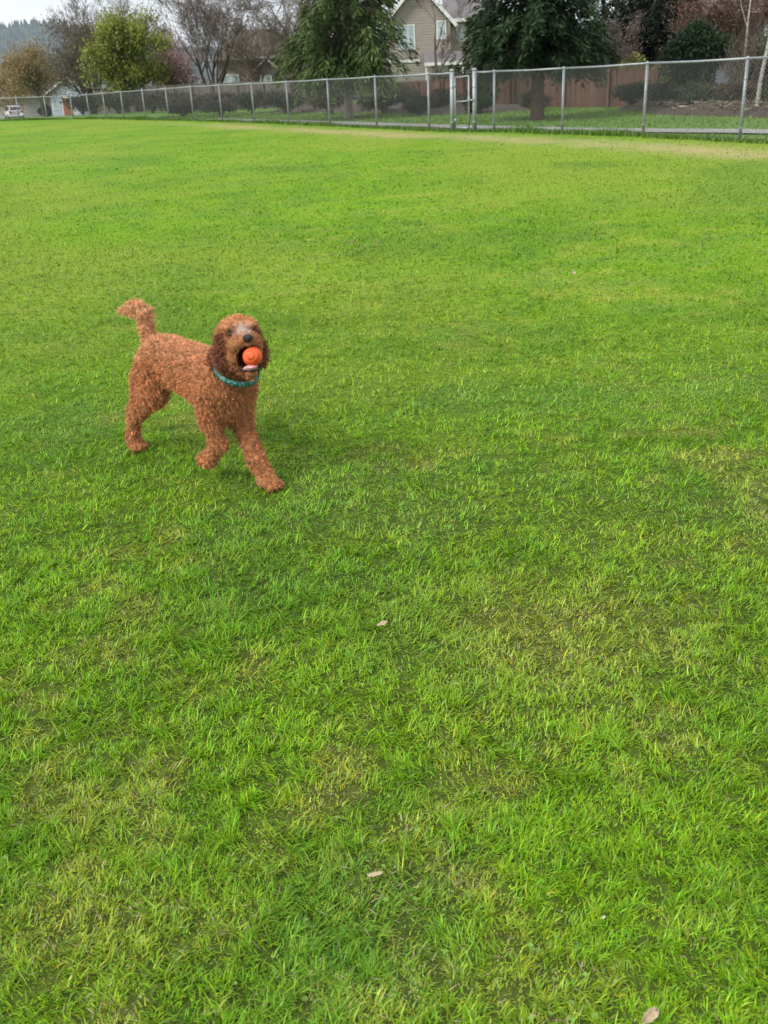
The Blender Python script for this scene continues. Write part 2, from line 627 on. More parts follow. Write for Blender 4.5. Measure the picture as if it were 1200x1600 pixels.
GV, GQ, GT, GC, off = [], [], [], [], 0
for i, (y0, y1, dens, w, L, ns, sig, flat) in enumerate((
        (0.8, 1.7, 68000, 0.0026, 0.028, 2, .36, 0), (1.7, 2.8, 43000, 0.0029, 0.028, 2, .36, 0), (2.8, 4.4, 23000, 0.0038, 0.028, 1, .34, 0),
        (4.4, 6.8, 10500, 0.0052, 0.029, 1, .32, 0), (6.8, 11, 3900, 0.0074, 0.031, 1, .24, .15), (11, 19, 950, 0.0135, 0.031, 1, .16, .6),
        (19, 34, 210, 0.026, 0.036, 1, .10, .85), (34, 72, 40, 0.048, 0.036, 1, .07, 1.0))):
    V, Q, T, C = blades(y0, y1, dens, w, L, ns, seed=i, half=0.45 if y0 < 4 else 0.47, pad=0.27 if y0 < 4 else 1.0)
    GV.append(V); GC.append(C)
    GQ.append(Q + off); GT.append(T + off)
    off += len(V)
for i, (y0, y1, dens, w, L) in enumerate(((0.35, 2.2, 20000, 0.0040, 0.029), (2.2, 5.2, 10000, 0.0052, 0.029))):   # the lawn just outside the frame
    V, Q, T, C = blades(y0, y1, dens, w, L, 1, seed=20 + i, half=0.45, pad=1.5, inner=0.27)
    GV.append(V); GC.append(C)
    GQ.append(Q + off); GT.append(T + off)
    off += len(V)
grass = np_mesh('grass', np.concatenate(GV), [np.concatenate(GQ), np.concatenate(GT)], M['grass'], col=np.concatenate(GC))
tag(grass, 'short green grass blades with straw coloured dead ones covering the lawn', 'grass', kind='stuff')
print('grass tris', len(np.concatenate(GQ)) * 2 + len(np.concatenate(GT)))

# small broad-leaved weeds and loose straw lying among the blades
r = np.random.default_rng(29)
WV, WF_, WC, off = [], [], [], 0
n = 1500
y = 0.9 + 5.5 * r.random(n) ** 1.3
x = r.uniform(-1, 1, n) * (0.45 * y + 0.35)
k = fbm((x, y), 0.5, 131, 3) + 0.25 * r.random(n) > 0.66
x, y = x[k], y[k]
for i in range(len(x)):
    m = r.integers(3, 6)
    a0 = r.uniform(0, 2 * PI)
    z = float(r.uniform(0.012, 0.026))
    s = float(r.uniform(0.0028, 0.0055))
    c0 = np.array((0.21, 0.36, 0.075)) * r.uniform(0.7, 1.3)
    for q in range(m):
        a = a0 + 2 * PI * q / m
        dx, dy = math.cos(a), math.sin(a)
        P = [(x[i], y[i], z), (x[i] + s * (dx * .6 - dy * .55), y[i] + s * (dy * .6 + dx * .55), z + .003), (x[i] + s * dx * 1.3, y[i] + s * dy * 1.3, z + .0015), (x[i] + s * (dx * .6 + dy * .55), y[i] + s * (dy * .6 - dx * .55), z + .003)]
        WV += P
        WF_.append((off, off + 1, off + 2, off + 3))
        WC += [c0] * 4
        off += 4
V = np.array(WV)
V[:, 2] += ground_z(V[:, 0], V[:, 1])
o = np_mesh('lawn_weeds', V, [np.array(WF_)], M['grass'], col=np.array(WC))
tag(o, 'tiny pale clover like weeds scattered through the near lawn', 'weeds', kind='stuff')
n = 5200
y = 0.9 + 6.5 * r.random(n) ** 1.4
x = r.uniform(-1, 1, n) * (0.45 * y + 0.35)
dd, _, _ = lawn_fields(x, y)
k = r.random(n) < 0.18 + 1.2 * dd
x, y = x[k], y[k]; n = len(x)
a = r.uniform(0, 2 * PI, n)
L = r.uniform(0.005, 0.016, n); W = r.uniform(0.0005, 0.0011, n)
z = ground_z(x, y) + r.uniform(0.010, 0.024, n)
dz = r.normal(0, .25, n)
A = np.stack([x - np.cos(a) * L, y - np.sin(a) * L, z - dz * L], 1)
B = np.stack([x + np.cos(a) * L, y + np.sin(a) * L, z + dz * L], 1)
S = np.stack([-np.sin(a) * W, np.cos(a) * W, np.zeros(n)], 1)
V = np.stack([A, (A + B) / 2 + S, B, (A + B) / 2 - S], 1).reshape(-1, 3)
o = np_mesh('dead_straw', V, [np.arange(4 * n).reshape(-1, 4)], M['grass'], col=np.repeat(mix3((0.24, 0.17, 0.09), (0.55, 0.47, 0.30), r.random(n)), 4, 0))
tag(o, 'bits of dead straw lying among the grass blades', 'straw', kind='stuff')

r = np.random.default_rng(19)
n = 60000
y = r.uniform(19, 62, n); x = r.uniform(-12, 16, n)
fd = fence_dist(x, y)
k = (fd > 0.2) & (fd < 17)
x, y = x[k], y[k]; n = len(x)
az = r.uniform(0, 2 * PI, n)
w = 0.010 + 0.0006 * y
h = r.uniform(0.02, 0.07, n)
base = np.stack([x, y, ground_z(x, y) - 0.005], 1)
sd = np.stack([np.cos(az) * w, np.sin(az) * w, np.zeros(n)], 1)
tip = base + np.stack([r.normal(0, .6, n) * h, r.normal(0, .6, n) * h, h], 1)
c = mix3((0.085, 0.17, 0.03), (0.19, 0.29, 0.06), np.clip(0.7 * fbm((x, y), 1.2, 95, 3) + 0.4 * r.random(n) - .1, 0, 1))
o = np_mesh('verge_grass', np.stack([base - sd, base + sd, tip], 1).reshape(-1, 3), [np.arange(3 * n).reshape(-1, 3)], M['grass'], col=np.repeat(c, 3, 0))
tag(o, 'green grass verge between the chain link fence and the shrubs', 'grass', kind='stuff')

# taller unmown grass along the foot of the fence
r = np.random.default_rng(9)
fv, ft, fc, off = [], [], [], 0
for a, b in zip(FENCE[:-1], FENCE[1:]):
    L = np.linalg.norm(b - a)
    n = int(L * 260)
    t = r.random(n)
    x = a[0] + (b[0] - a[0]) * t + r.normal(0, 0.10, n)
    y = a[1] + (b[1] - a[1]) * t + r.normal(0, 0.10, n)
    h = (0.05 + 0.13 * fbm((x, y), 1.1, 91, 2) * r.random(n) ** 0.6) * (0.6 + 1.1 * vnoise((x, y), 2.6, 92))
    az = r.uniform(0, 2 * PI, n)
    w = 0.012 + 0.00035 * y
    base = np.stack([x, y, ground_z(x, y) - 0.005], 1)
    sd = np.stack([np.cos(az) * w, np.sin(az) * w, np.zeros(n)], 1)
    tip = base + np.stack([r.normal(0, .4, n) * h, r.normal(0, .4, n) * h, h], 1)
    fv.append(np.stack([base - sd, base + sd, tip], 1).reshape(-1, 3))
    ft.append(off + np.arange(3 * n).reshape(-1, 3))
    off += 3 * n
    c = mix3((0.07, 0.17, 0.03), (0.16, 0.25, 0.05), r.random(n))
    fc.append(np.repeat(c, 3, 0))
o = np_mesh('fence_line_grass', np.concatenate(fv), [np.concatenate(ft)], M['grass'], col=np.concatenate(fc))
tag(o, 'taller unmown grass tufts along the foot of the chain link fence', 'grass', kind='stuff')

# ------------------------------------------------------------------ path behind the fence, mulch beds


def strip_mesh(name, pts, w0, w1, z, mat):
    pts = np.array(pts, float)
    d = np.gradient(pts, axis=0)
    nrm = np.stack([-d[:, 1], d[:, 0]], 1)
    nrm /= np.linalg.norm(nrm, axis=1)[:, None]
    A, B = pts + nrm * w0, pts + nrm * w1
    V = []
    for a, b in zip(A, B):
        V += [(a[0], a[1], float(ground_z(a[0], a[1])) + z), (b[0], b[1], float(ground_z(b[0], b[1])) + z)]
    n = len(pts)
    b = np.arange(n - 1) * 2
    return np_mesh(name, V, [np.stack([b, b + 1, b + 3, b + 2], 1)], mat)


pp = [(11.2, 19.3), (9.6, 22.0), (8.6, 23.3), (6.77, 25.6), (5.12, 27.9), (3.6, 30.3), (1.44, 34.2), (-0.6, 38.2), (-3, 43), (-7.5, 50.5)]
tt = np.linspace(0, len(pp) - 1, 60)
pp = np.stack([np.interp(tt, range(len(pp)), [q[k] for q in pp]) for k in (0, 1)], 1)
o = strip_mesh('path', pp, -0.6, 0.6, 0.03, M['path'])
tag(o, 'narrow pale concrete path behind the chain link fence', 'path', kind='structure')


def bed(name, label, pts, inset, hgt, seed, mat, nx=60, ny=9):
    """uneven mound of mulch along a polyline (pts) with half-width inset"""
    pts = np.array(pts, float)
    t = np.linspace(0, len(pts) - 1, nx)
    C = np.stack([np.interp(t, range(len(pts)), pts[:, k]) for k in (0, 1)], 1)
    d = np.gradient(C, axis=0)
    nn = np.stack([-d[:, 1], d[:, 0]], 1)
    nn /= np.linalg.norm(nn, axis=1)[:, None]
    v = np.linspace(-1, 1, ny)
    wob = 1 + 0.5 * (vnoise((t * 1.7, t * 0), 1.0, seed) - 0.5)
    X = C[:, None, 0] + nn[:, None, 0] * v[None] * inset * wob[:, None]
    Y = C[:, None, 1] + nn[:, None, 1] * v[None] * inset * wob[:, None]
    prof = np.clip(1 - v ** 2, 0, 1)[None] * np.clip(np.minimum(np.arange(nx), nx - 1 - np.arange(nx)) / 4, 0, 1)[:, None]
    Z = ground_z(X, Y) + 0.01 + prof * hgt * (0.5 + fbm((X, Y), 0.8, seed + 1, 3)) - 0.05 * (1 - np.sign(prof))
    ii = np.arange(nx * ny).reshape(nx, ny)
    q = np.stack([ii[:-1, :-1], ii[:-1, 1:], ii[1:, 1:], ii[1:, :-1]], -1).reshape(-1, 4)
    o = np_mesh(name, np.stack([X, Y, Z], -1).reshape(-1, 3), [q], mat, smooth=True)
    tag(o, label, 'mulch bed', kind='structure')
    return C, nn


bed('mulch_bed', 'dark bark mulch bank below the shrubs at the right edge', [(14.5, 25.5), (12.2, 29.5), (11.2, 33.0), (11.3, 37.0), (11.0, 41.0)], 1.5, 0.2, 7, M['mulch'])
bed('mulch_bed', 'brown mulch bed with shrubs in front of the distant board fence', [(6.0, 43.5), (4.2, 46.5), (2.2, 50.5), (-0.4, 55.0), (-4.5, 61)], 2.2, 0.3, 17, M['mulch'])

# ------------------------------------------------------------------ chain link fence
fence = empty('chain_link_fence', (float(FENCE[0][0]), float(FENCE[0][1]), 0))
tag(fence, 'long galvanised chain link fence with round posts curving along the lawn', 'fence')
F0 = Vector((FENCE[0][0], FENCE[0][1], 0))
fp = [Vector((x, y, float(ground_z(x, y)))) - F0 for x, y in FENCE]
GATE = (5, 6)   # indices of the two stout gate posts


def post_mesh(h, rad, n=12):
    mb = MB()
    mb.tube([(0, 0, -0.1), (0, 0, h)], rad, n)
    mb.tube([(0, 0, h - 0.02), (0, 0, h + 0.012), (0, 0, h + 0.035), (0, 0, h + 0.045)], [rad * 1.16, rad * 1.16, rad * 0.8, rad * 0.25], n)
    for zz in (0.25, 0.7, 1.15):      # tie bands
        mb.tube([(0, 0, zz - 0.012), (0, 0, zz + 0.012)], rad * 1.14, n)
    return mb


proto = {}
for i, p in enumerate(fp):
    stout = i in GATE
    key = 'g' if stout else round(float(FTOP[i]), 1)
    h = float(FTOP[i]) + (0.06 if stout else 0.0)
    if key not in proto:
        o = post_mesh(h, 0.062 if stout else 0.032).build('gate_post' if stout else 'post', M['galv'], fence, smooth=True, loc=p)
        proto[key] = o
    else:
        o = proto[key].copy()
        link(o, fence)
        o.location = p
        if not stout: o.scale = (1, 1, h / round(float(FTOP[i]), 1) if False else 1)
for a, b in zip(range(len(fp) - 1), range(1, len(fp))):
    if (a, b) == GATE: continue
    p, q = fp[a].copy(), fp[b].copy()
    p.z += FTOP[a]; q.z += FTOP[b]
    mid = (p + q) / 2
    mid.z -= 0.012
    MB().tube([p, mid, q], 0.0215, 8).build('top_rail', M['galv'], fence, smooth=True)
    # bottom tension wire
# woven mesh: diagonal wires span by span
seg = []
pitch = 0.082


def weave(p, q, h0, h1, zb=0.04, into=None):
    d = (q - p)
    d.z = 0
    L = d.length
    e = d.normalized()
    nrm = Vector((-e.y, e.x, 0))
    h = min(h0, h1) - 0.02
    k = -h
    while k < L:
        for s in (1, -1):
            # line u = k + (z)  (s=1)  or  u = k + h - z  (s=-1)
            u0, u1 = k, k + h
            a0 = max(u0, 0); a1 = min(u1, L)
            if a1 - a0 < 0.02: continue
            if s == 1: za, zc = a0 - k, a1 - k
            else: za, zc = h - (a0 - k), h - (a1 - k)
            A = p + e * a0 + Vector((0, 0, zb + za * (h - zb) / h)) + nrm * (0.033 + 0.004 * s)
            B = p + e * a1 + Vector((0, 0, zb + zc * (h - zb) / h)) + nrm * (0.033 + 0.004 * s)
            into.append((A, B))
        k += pitch


def wires_mesh(name, seg, rad, parent):
    A = np.array([tuple(a) for a, b in seg])
    B = np.array([tuple(b) for a, b in seg])
    t = B - A
    t /= np.linalg.norm(t, axis=1)[:, None]
    u = np.cross(t, np.array([0.31, 0.23, 0.92])[None])
    u /= np.linalg.norm(u, axis=1)[:, None]
    w = np.cross(t, u)
    V = []
    for end in (A, B):
        for k in range(3):
            a = 2 * PI * k / 3
            V.append(end + (u * math.cos(a) + w * math.sin(a)) * rad)
    V = np.stack(V, 1).reshape(-1, 3)
    b = np.arange(len(seg)) * 6
    Q = np.concatenate([np.stack([b + k, b + (k + 1) % 3, b + 3 + (k + 1) % 3, b + 3 + k], 1) for k in range(3)])
    o = np_mesh(name, V, [Q], M['wire'], parent, smooth=True)
    return o


for a, b in zip(range(len(fp) - 1), range(1, len(fp))):
    if (a, b) == GATE: continue
    weave(fp[a], fp[b], FTOP[a], FTOP[b], into=seg)
    seg.append((fp[a] + Vector((0, 0, 0.05)), fp[b] + Vector((0, 0, 0.05))))
o = wires_mesh('wire_mesh', seg, 0.0026, fence)
o['kind'] = 'stuff'

# the gate
gA, gB = fp[GATE[0]] + F0, fp[GATE[1]] + F0
gate = empty('gate', gB)
tag(gate, 'narrow chain link walk gate with middle rail between two stout posts', 'gate')
gd = (gA - gB).normalized()
g0, g1 = gd * 0.10, (gA - gB) - gd * 0.12
swing = Vector((-gd.y, gd.x, 0)) * -0.10
hG = 1.42
for nm, p, q, rr in (('frame_stile', g0 + Vector((0, 0, 0.08)), g0 + Vector((0, 0, hG)), 0.022), ('frame_stile', g1 + swing + Vector((0, 0, 0.08)), g1 + swing + Vector((0, 0, hG + .03)), 0.022),
                     ('frame_rail', g0 + Vector((0, 0, hG - .02)), g1 + swing + Vector((0, 0, hG + .01)), 0.020), ('frame_rail', g0 + Vector((0, 0, 0.78)), g1 + swing + Vector((0, 0, 0.80)), 0.018),
                     ('frame_rail', g0 + Vector((0, 0, 0.10)), g1 + swing + Vector((0, 0, 0.10)), 0.020)):
    MB().tube([p, q], rr, 10).build(nm, M['galv'], gate, smooth=True)
s2 = []
weave(g0 + swing * 0.3, g1 + swing * 0.9, hG, hG, 0.12, into=s2)
o = wires_mesh('wire_mesh', s2, 0.0026, gate)
o['kind'] = 'stuff'
mb = MB()
lp = g1 + swing + Vector((0, 0, 0.82))
mb.tube([lp - gd * 0.04, lp + gd * 0.16], 0.022, 8)
mb.tube([lp + Vector((0, 0, -0.09)), lp + Vector((0, 0, 0.10))], 0.032, 8)
MB().tube([lp + Vector((0, 0, 0.22)), lp + Vector((0, 0, 0.26))], 0.034, 8).build('clamp', M['galv'], gate, smooth=True)
mb.build('latch', M['galv'], gate, smooth=True)
for zz in (0.3, 1.2):
    MB().tube([g0 + Vector((0, 0, zz - .04)), g0 + Vector((0, 0, zz + .04))], 0.034, 8).tube([g0 + Vector((0, 0, zz)), g0 - gd * 0.09 + Vector((0, 0, zz))], 0.016, 6).build('hinge', M['galv'], gate, smooth=True)

# ------------------------------------------------------------------ board fence
M['board'] = mat_random('fence_board', [(0.070, 0.030, 0.020), (0.098, 0.045, 0.030), (0.082, 0.038, 0.026), (0.125, 0.065, 0.045), (0.09, 0.041, 0.027)])
M['board_grey'] = mat_random('weathered_fence_board', [(0.085, 0.07, 0.06), (0.12, 0.10, 0.088), (0.10, 0.085, 0.075), (0.14, 0.118, 0.10)])
board_me = {}


def board_fence(label, WF, WT, mat, seed, bw=0.157):
    bf = empty('board_fence', (WF[0][0], WF[0][1], 0))
    tag(bf, label, 'fence')
    r = random.Random(seed)
    for (p, q, h0, h1) in zip(WF[:-1], WF[1:], WT[:-1], WT[1:]):
        p, q = Vector((*p, 0)), Vector((*q, 0))
        L = (q - p).length
        e = (q - p).normalized()
        rz = math.atan2(e.y, e.x)
        n = int(L / bw)
        for k in range(n):
            u = (k + 0.5) / n
            if mat not in board_me:
                mb = MB()
                w = bw * 0.465
                pts = [(-w, 0), (w, 0), (w, .95), (w - .03, 1), (-w + .03, 1), (-w, .95)]
                mb.poly(*[(a, -.009, b) for a, b in pts])
                mb.poly(*[(a, .009, b) for a, b in pts[::-1]])
                for i in range(6):
                    a, b = pts[i], pts[(i + 1) % 6]
                    mb.poly((a[0], -.009, a[1]), (a[0], .009, a[1]), (b[0], .009, b[1]), (b[0], -.009, b[1]))
                o = mb.build('board', M[mat], bf)
                board_me[mat] = o.data
            else:
                o = bpy.data.objects.new('board', board_me[mat])
                link(o, bf)
            c = p + e * (L * u)
            o.location = (c.x - WF[0][0], c.y - WF[0][1], float(ground_z(c.x, c.y)) + r.uniform(-.01, .02))
            o.rotation_euler = (r.uniform(-.01, .01), r.uniform(-.012, .012), rz)
            o.scale = (1, 1, (h0 + (h1 - h0) * u) - 0.06 + r.uniform(-.012, .012))
        nv = Vector((-e.y, e.x, 0))
        if nv.y < 0: nv = -nv
        b0 = p - Vector((*WF[0], 0)); b1 = q - Vector((*WF[0], 0))
        for zz in (0.3, 1.05):
            MB().beam(b0 + nv * 0.035 + Vector((0, 0, zz)), b1 + nv * 0.035 + Vector((0, 0, zz)), 0.04, 0.09).build('back_rail', M[mat], bf)
        MB().beam(b0 + Vector((0, 0, h0 - .02)), b1 + Vector((0, 0, h1 - .02)), 0.10, 0.04).build('cap_rail', M[mat], bf)
        k = 0.0
        while k < L:
            c = b0 + e * k
            MB().box(-.05, .05, .06, .16, 0, h0 - .05, Matrix.Translation(c) @ Matrix.Rotation(rz, 4, 'Z')).build('post', M[mat], bf)
            k += 2.4
    return bf


board_fence('warm brown wooden board fence behind the conifer trunk', [(11.6, 41.2), (8.68, 45.0), (7.04, 50.0), (4.21, 57.0), (-0.36, 66.0)], [1.47, 1.46, 1.42, 1.30, 1.25], 'board', 4)
board_fence('dark grey weathered board fence below the bare trees at left', [(-2.8, 66.5), (-10.5, 72.5), (-17.5, 80.5), (-22.0, 86.0)], [1.6, 1.7, 1.7, 1.8], 'board_grey', 5, 0.22)

# ------------------------------------------------------------------ vegetation builders


def cards(C, D, N, L, W, fold=None):
    """leaf cards: centre C, long axis D, side axis N (n,3), length L, width W -> V, quads"""
    D = D / np.linalg.norm(D, axis=1)[:, None]
    S = np.cross(D, N)
    S /= (np.linalg.norm(S, axis=1)[:, None] + 1e-9)
    a = C - D * (L / 2)[:, None]
    b = C + S * (W / 2)[:, None]
    c = C + D * (L / 2)[:, None]
    d = C - S * (W / 2)[:, None]
    V = np.stack([a, b, c, d], 1).reshape(-1, 3)
    return V, np.arange(len(V)).reshape(-1, 4)


def tube_segs(segs, name, mat, parent, split=0.02):
    """segs: list of (p, q, r0, r1); 6-sided for thick, 3-sided for thin"""
    VV, QQ, off = [], [], 0
    for n, sel in ((7, [s for s in segs if s[2] >= split]), (3, [s for s in segs if s[2] < split])):
        if not sel: continue
        A = np.array([s[0] for s in sel]); B = np.array([s[1] for s in sel])
        r0 = np.array([s[2] for s in sel]); r1 = np.array([s[3] for s in sel])
        t = B - A
        t /= np.linalg.norm(t, axis=1)[:, None] + 1e-9
        u = np.cross(t, np.array([0.55, 0.71, 0.13])[None])
        u /= np.linalg.norm(u, axis=1)[:, None] + 1e-9
        w = np.cross(t, u)
        V = []
        for E, rr in ((A, r0), (B, r1)):
            for k in range(n):
                a = 2 * PI * k / n
                V.append(E + (u * math.cos(a) + w * math.sin(a)) * rr[:, None])
        V = np.stack(V, 1).reshape(-1, 3)
        b = np.arange(len(sel)) * 2 * n + off
        QQ.append(np.concatenate([np.stack([b + k, b + (k + 1) % n, b + n + (k + 1) % n, b + n + k], 1) for k in range(n)]))
        VV.append(V)
        off += len(V)
    return np_mesh(name, np.concatenate(VV), [np.concatenate(QQ)], mat, parent, smooth=True)


def grow(seed, height, r0, depth=5, lean=(0, 0), spread=0.75, fork=0.32, kids=(3, 5), ratio=0.62, up=0.12, wob=0.12, trunk_frac=0.35, stems=1):
    """recursive branching; returns trunk segs, twig segs, tips"""
    rn = np.random.default_rng(seed)
    trunk, twigs, tips = [], [], []

    def branch(p, d, L, rad, lev):
        ns = (4, 3, 3, 2, 2, 1, 1, 1)[lev]
        pts = [p]
        cur = p
        for i in range(ns):
            d = d + rn.normal(0, wob, 3) + np.array([0, 0, up if lev else 0.05])
            d = d / np.linalg.norm(d)
            nxt = cur + d * L / ns
            ra = rad * (1 - 0.55 * i / ns)
            rb = rad * (1 - 0.55 * (i + 1) / ns)
            (trunk if lev <= 1 else twigs).append((cur, nxt, ra, rb))
            cur = nxt
            pts.append(cur)
        if lev >= depth:
            tips.append((cur, d))
            return
        nk = rn.integers(kids[0], kids[1] + 1) + (1 if lev == 0 else 0)
        for k in range(nk):
            f = rn.uniform(fork if lev else trunk_frac, 1.0) if k < nk - 1 else 1.0
            j = min(int(f * ns), ns - 1)
            q = pts[j] + (pts[j + 1] - pts[j]) * (f * ns - j)
            ax = rn.normal(0, 1, 3)
            ax -= d * (ax @ d)
            ax /= np.linalg.norm(ax) + 1e-9
            s = spread * rn.uniform(0.5, 1.2) * (0.6 if k == nk - 1 else 1)
            dd = d * math.cos(s) + ax * math.sin(s)
            branch(q, dd, L * ratio * rn.uniform(0.75, 1.2), rad * (1 - 0.55 * f) * rn.uniform(0.5, 0.75), lev + 1)

    for s in range(stems):
        d0 = np.array([lean[0], lean[1], 1.0]) + (rn.normal(0, 0.22, 3) * np.array([1, 1, 0]) if stems > 1 else 0)
        branch(np.array([rn.normal(0, .12) if stems > 1 else 0, rn.normal(0, .12) if stems > 1 else 0, -0.1]), d0 / np.linalg.norm(d0), height * 0.48, r0, 0)
    return trunk, twigs, tips


def tree(name, label, loc, seed, height, r0, leaves=0, leaf=(0.1, 0.06), cols=((0.1, 0.2, 0.03), (0.2, 0.3, 0.05)), bark='bark', twig='twig', group=None, cat='tree', spreadl=0.35, mat='leaf', droop=0.0, **kw):
    root = empty(name, loc)
    tag(root, label, cat, group)
    tr, tw, tips = grow(seed, height, r0, **kw)
    tube_segs(tr, 'trunk', M[bark], root)
    crown = tube_segs([(a, b, max(c, .009), max(d, .007)) for a, b, c, d in tw], 'crown' if not leaves else 'twigs', M[twig], root)
    crown['kind'] = 'stuff'
    if leaves:
        rn = np.random.default_rng(seed + 1)
        T = np.array([t[0] for t in tips])
        k = rn.integers(0, len(T), leaves)
        C = T[k] + rn.normal(0, spreadl, (leaves, 3)) * np.array([1, 1, 0.8])
        D = rn.normal(0, 1, (leaves, 3))
        D[:, 2] -= droop
        V, Q = cards(C, D, rn.normal(0, 1, (leaves, 3)), leaf[0] * rn.uniform(0.6, 1.4, leaves), leaf[1] * rn.uniform(0.6, 1.4, leaves))
        t = np.clip(0.5 * rn.random(leaves) + 0.7 * (vnoise((C[:, 0], C[:, 1], C[:, 2]), 0.9, seed) - 0.2), 0, 1)
        c = mix3(cols[0], cols[1], t)
        np_mesh('crown', V, [Q], M[mat], root, col=np.repeat(c, 4, 0))
    return root


def conifer(name, label, loc, seed, H, Rr, zc, n_br=110, spray=110, cols=((0.02, 0.04, 0.018), (0.05, 0.09, 0.03)), trunk_r=0.22, bark='bark_red', droop=0.45, rise=0.25, card=(0.30, 0.055), zdense=6.5, taper=0.85, bushy=0.16, gap=0.0):
    root = empty(name, loc)
    tag(root, label, 'tree')
    rn = np.random.default_rng(seed)
    tp = [(np.array([0, 0, -0.1]), np.array([0, 0, 0.35]), trunk_r * 1.35, trunk_r * 1.05)]
    zs = np.linspace(0.35, H * 0.97, 9)
    x = y = 0
    for a, b in zip(zs[:-1], zs[1:]):
        tp.append((np.array([0, 0, a]), np.array([0, 0, b]), trunk_r * 1.05 * (1 - a / H) + .01, trunk_r * 1.05 * (1 - b / H) + .01))
    tube_segs(tp, 'trunk', M[bark], root)
    limbs, Cs, Ds, Ns, Ls, Ws, Ts = [], [], [], [], [], [], []
    for i in range(n_br):
        f = (i + rn.random()) / n_br
        f = f ** 1.8                           # more limbs low down
        z = zc + (H - zc) * f * 0.98
        if rn.random() < gap: continue
        L = Rr * (1 - f) ** taper * rn.uniform(0.62, 1.12) * (0.80 if f < 0.02 else 1) + 0.15
        a = rn.uniform(0, 2 * PI)
        h = np.array([math.cos(a), math.sin(a), 0])
        sd = np.array([-h[1], h[0], 0])
        nseg = 5
        us = np.linspace(0, 1, nseg + 1)
        P = [np.array([0, 0, z]) + h * (L * u) + np.array([0, 0, L * (rise * u - droop * u * u)]) for u in us]
        for k in range(nseg):
            limbs.append((P[k], P[k + 1], 0.035 * (1 - us[k]) + .006, 0.035 * (1 - us[k + 1]) + .006))
        n = int(spray * L / Rr * (1.0 if z < zdense else 0.35)) + 6
        u = rn.random(n) ** 0.6 * 1.0
        half = (0.30 * L * (1.05 - u) + 0.10) * 1.0
        off = rn.uniform(-1, 1, n)
        c = np.array([0, 0, z])[None] + h[None] * (L * u)[:, None] + sd[None] * (off * half)[:, None]
        c[:, 2] += L * (rise * u - droop * u * u) - 0.18 * np.abs(off) * half + rn.normal(0, bushy * 0.6, n) - bushy * 0.4
        D = h[None] * rn.uniform(0.3, 1, n)[:, None] + sd[None] * (off * rn.uniform(0.5, 1.3, n))[:, None]
        D[:, 2] -= rn.uniform(0.0, 0.9, n)
        big = 1.0 if z < zdense else 1.7
        Cs.append(c); Ds.append(D)
        nn = rn.normal(0, 0.55, (n, 3)); nn[:, 2] += 1
        Ns.append(nn)
        Ls.append(card[0] * rn.uniform(0.5, 1.4, n) * big); Ws.append(card[1] * rn.uniform(0.5, 1.5, n) * big)
        Ts.append(np.clip(rn.normal(0.4 + 0.3 * (rn.random() - .5), 0.25, n) + 0.35 * (u - .6), 0, 1))
    tube_segs(limbs, 'limbs', M['twig'], root)['kind'] = 'stuff'
    C, D, N = np.concatenate(Cs), np.concatenate(Ds), np.concatenate(Ns)
    V, Q = cards(C, D, N, np.concatenate(Ls), np.concatenate(Ws))
    c = mix3(cols[0], cols[1], np.concatenate(Ts))
    np_mesh('crown', V, [Q], M['needle'], root, col=np.repeat(c, 4, 0))
    return root


def shrub(name, label, loc, seed, size, n, leaf, cols, stems=9, mat='leaf', cat='shrub', lumps=9, group=None, power=0.5, stem_mat='twig'):
    root = empty(name, loc)
    tag(root, label, cat, group)
    rn = np.random.default_rng(seed)
    sx, sy, sz = size
    segs = []
    tops = []
    for i in range(stems):
        a = rn.uniform(0, 2 * PI)
        q = np.array([math.cos(a) * sx * rn.uniform(.1, .8), math.sin(a) * sy * rn.uniform(.1, .8), sz * rn.uniform(.5, .98)])
        m = q * np.array([.35, .35, .55]) + rn.normal(0, .05, 3)
        p = np.array([rn.normal(0, .06), rn.normal(0, .06), -.05])
        segs += [(p, m, .022, .015), (m, q, .015, .005)]
        for k in range(5):
            f = rn.uniform(.3, 1)
            b = m + (q - m) * f
            e = b + rn.normal(0, .22, 3) * np.array([sx, sy, sz]) + np.array([0, 0, .1 * sz])
            segs.append((b, e, .008, .003))
            tops.append(e)
        tops.append(q)
    tube_segs(segs, 'stems', M[stem_mat], root, split=0.015)['kind'] = 'stuff'
    if n:
        lc = []
        for k in range(lumps):
            d = rn.normal(0, 1, 3)
            d /= np.linalg.norm(d)
            d *= rn.uniform(0.25, 0.72)
            lc.append((np.array([d[0] * sx, d[1] * sy, sz * (0.52 + 0.45 * d[2])]), rn.uniform(0.32, 0.55)))
        k = rn.integers(0, lumps, n)
        d = rn.normal(0, 1, (n, 3))
        d /= np.linalg.norm(d, axis=1)[:, None]
        rr = rn.random(n) ** power
        cen = np.array([c[0] for c in lc])[k]
        rad = np.array([c[1] for c in lc])[k]
        C = cen + d * (rr * rad)[:, None] * np.array([sx, sy, sz * 0.5])[None]
        C[:, 2] = np.abs(C[:, 2]) + 0.02
        D = d + rn.normal(0, .8, (n, 3))
        V, Q = cards(C, D, rn.normal(0, 1, (n, 3)), leaf[0] * rn.uniform(.5, 1.4, n), leaf[1] * rn.uniform(.5, 1.4, n))
        t = np.clip(rn.normal(0.45, .28, n), 0, 1)
        np_mesh('foliage', V, [Q], M[mat], root, col=np.repeat(mix3(cols[0], cols[1], t), 4, 0))
    return root


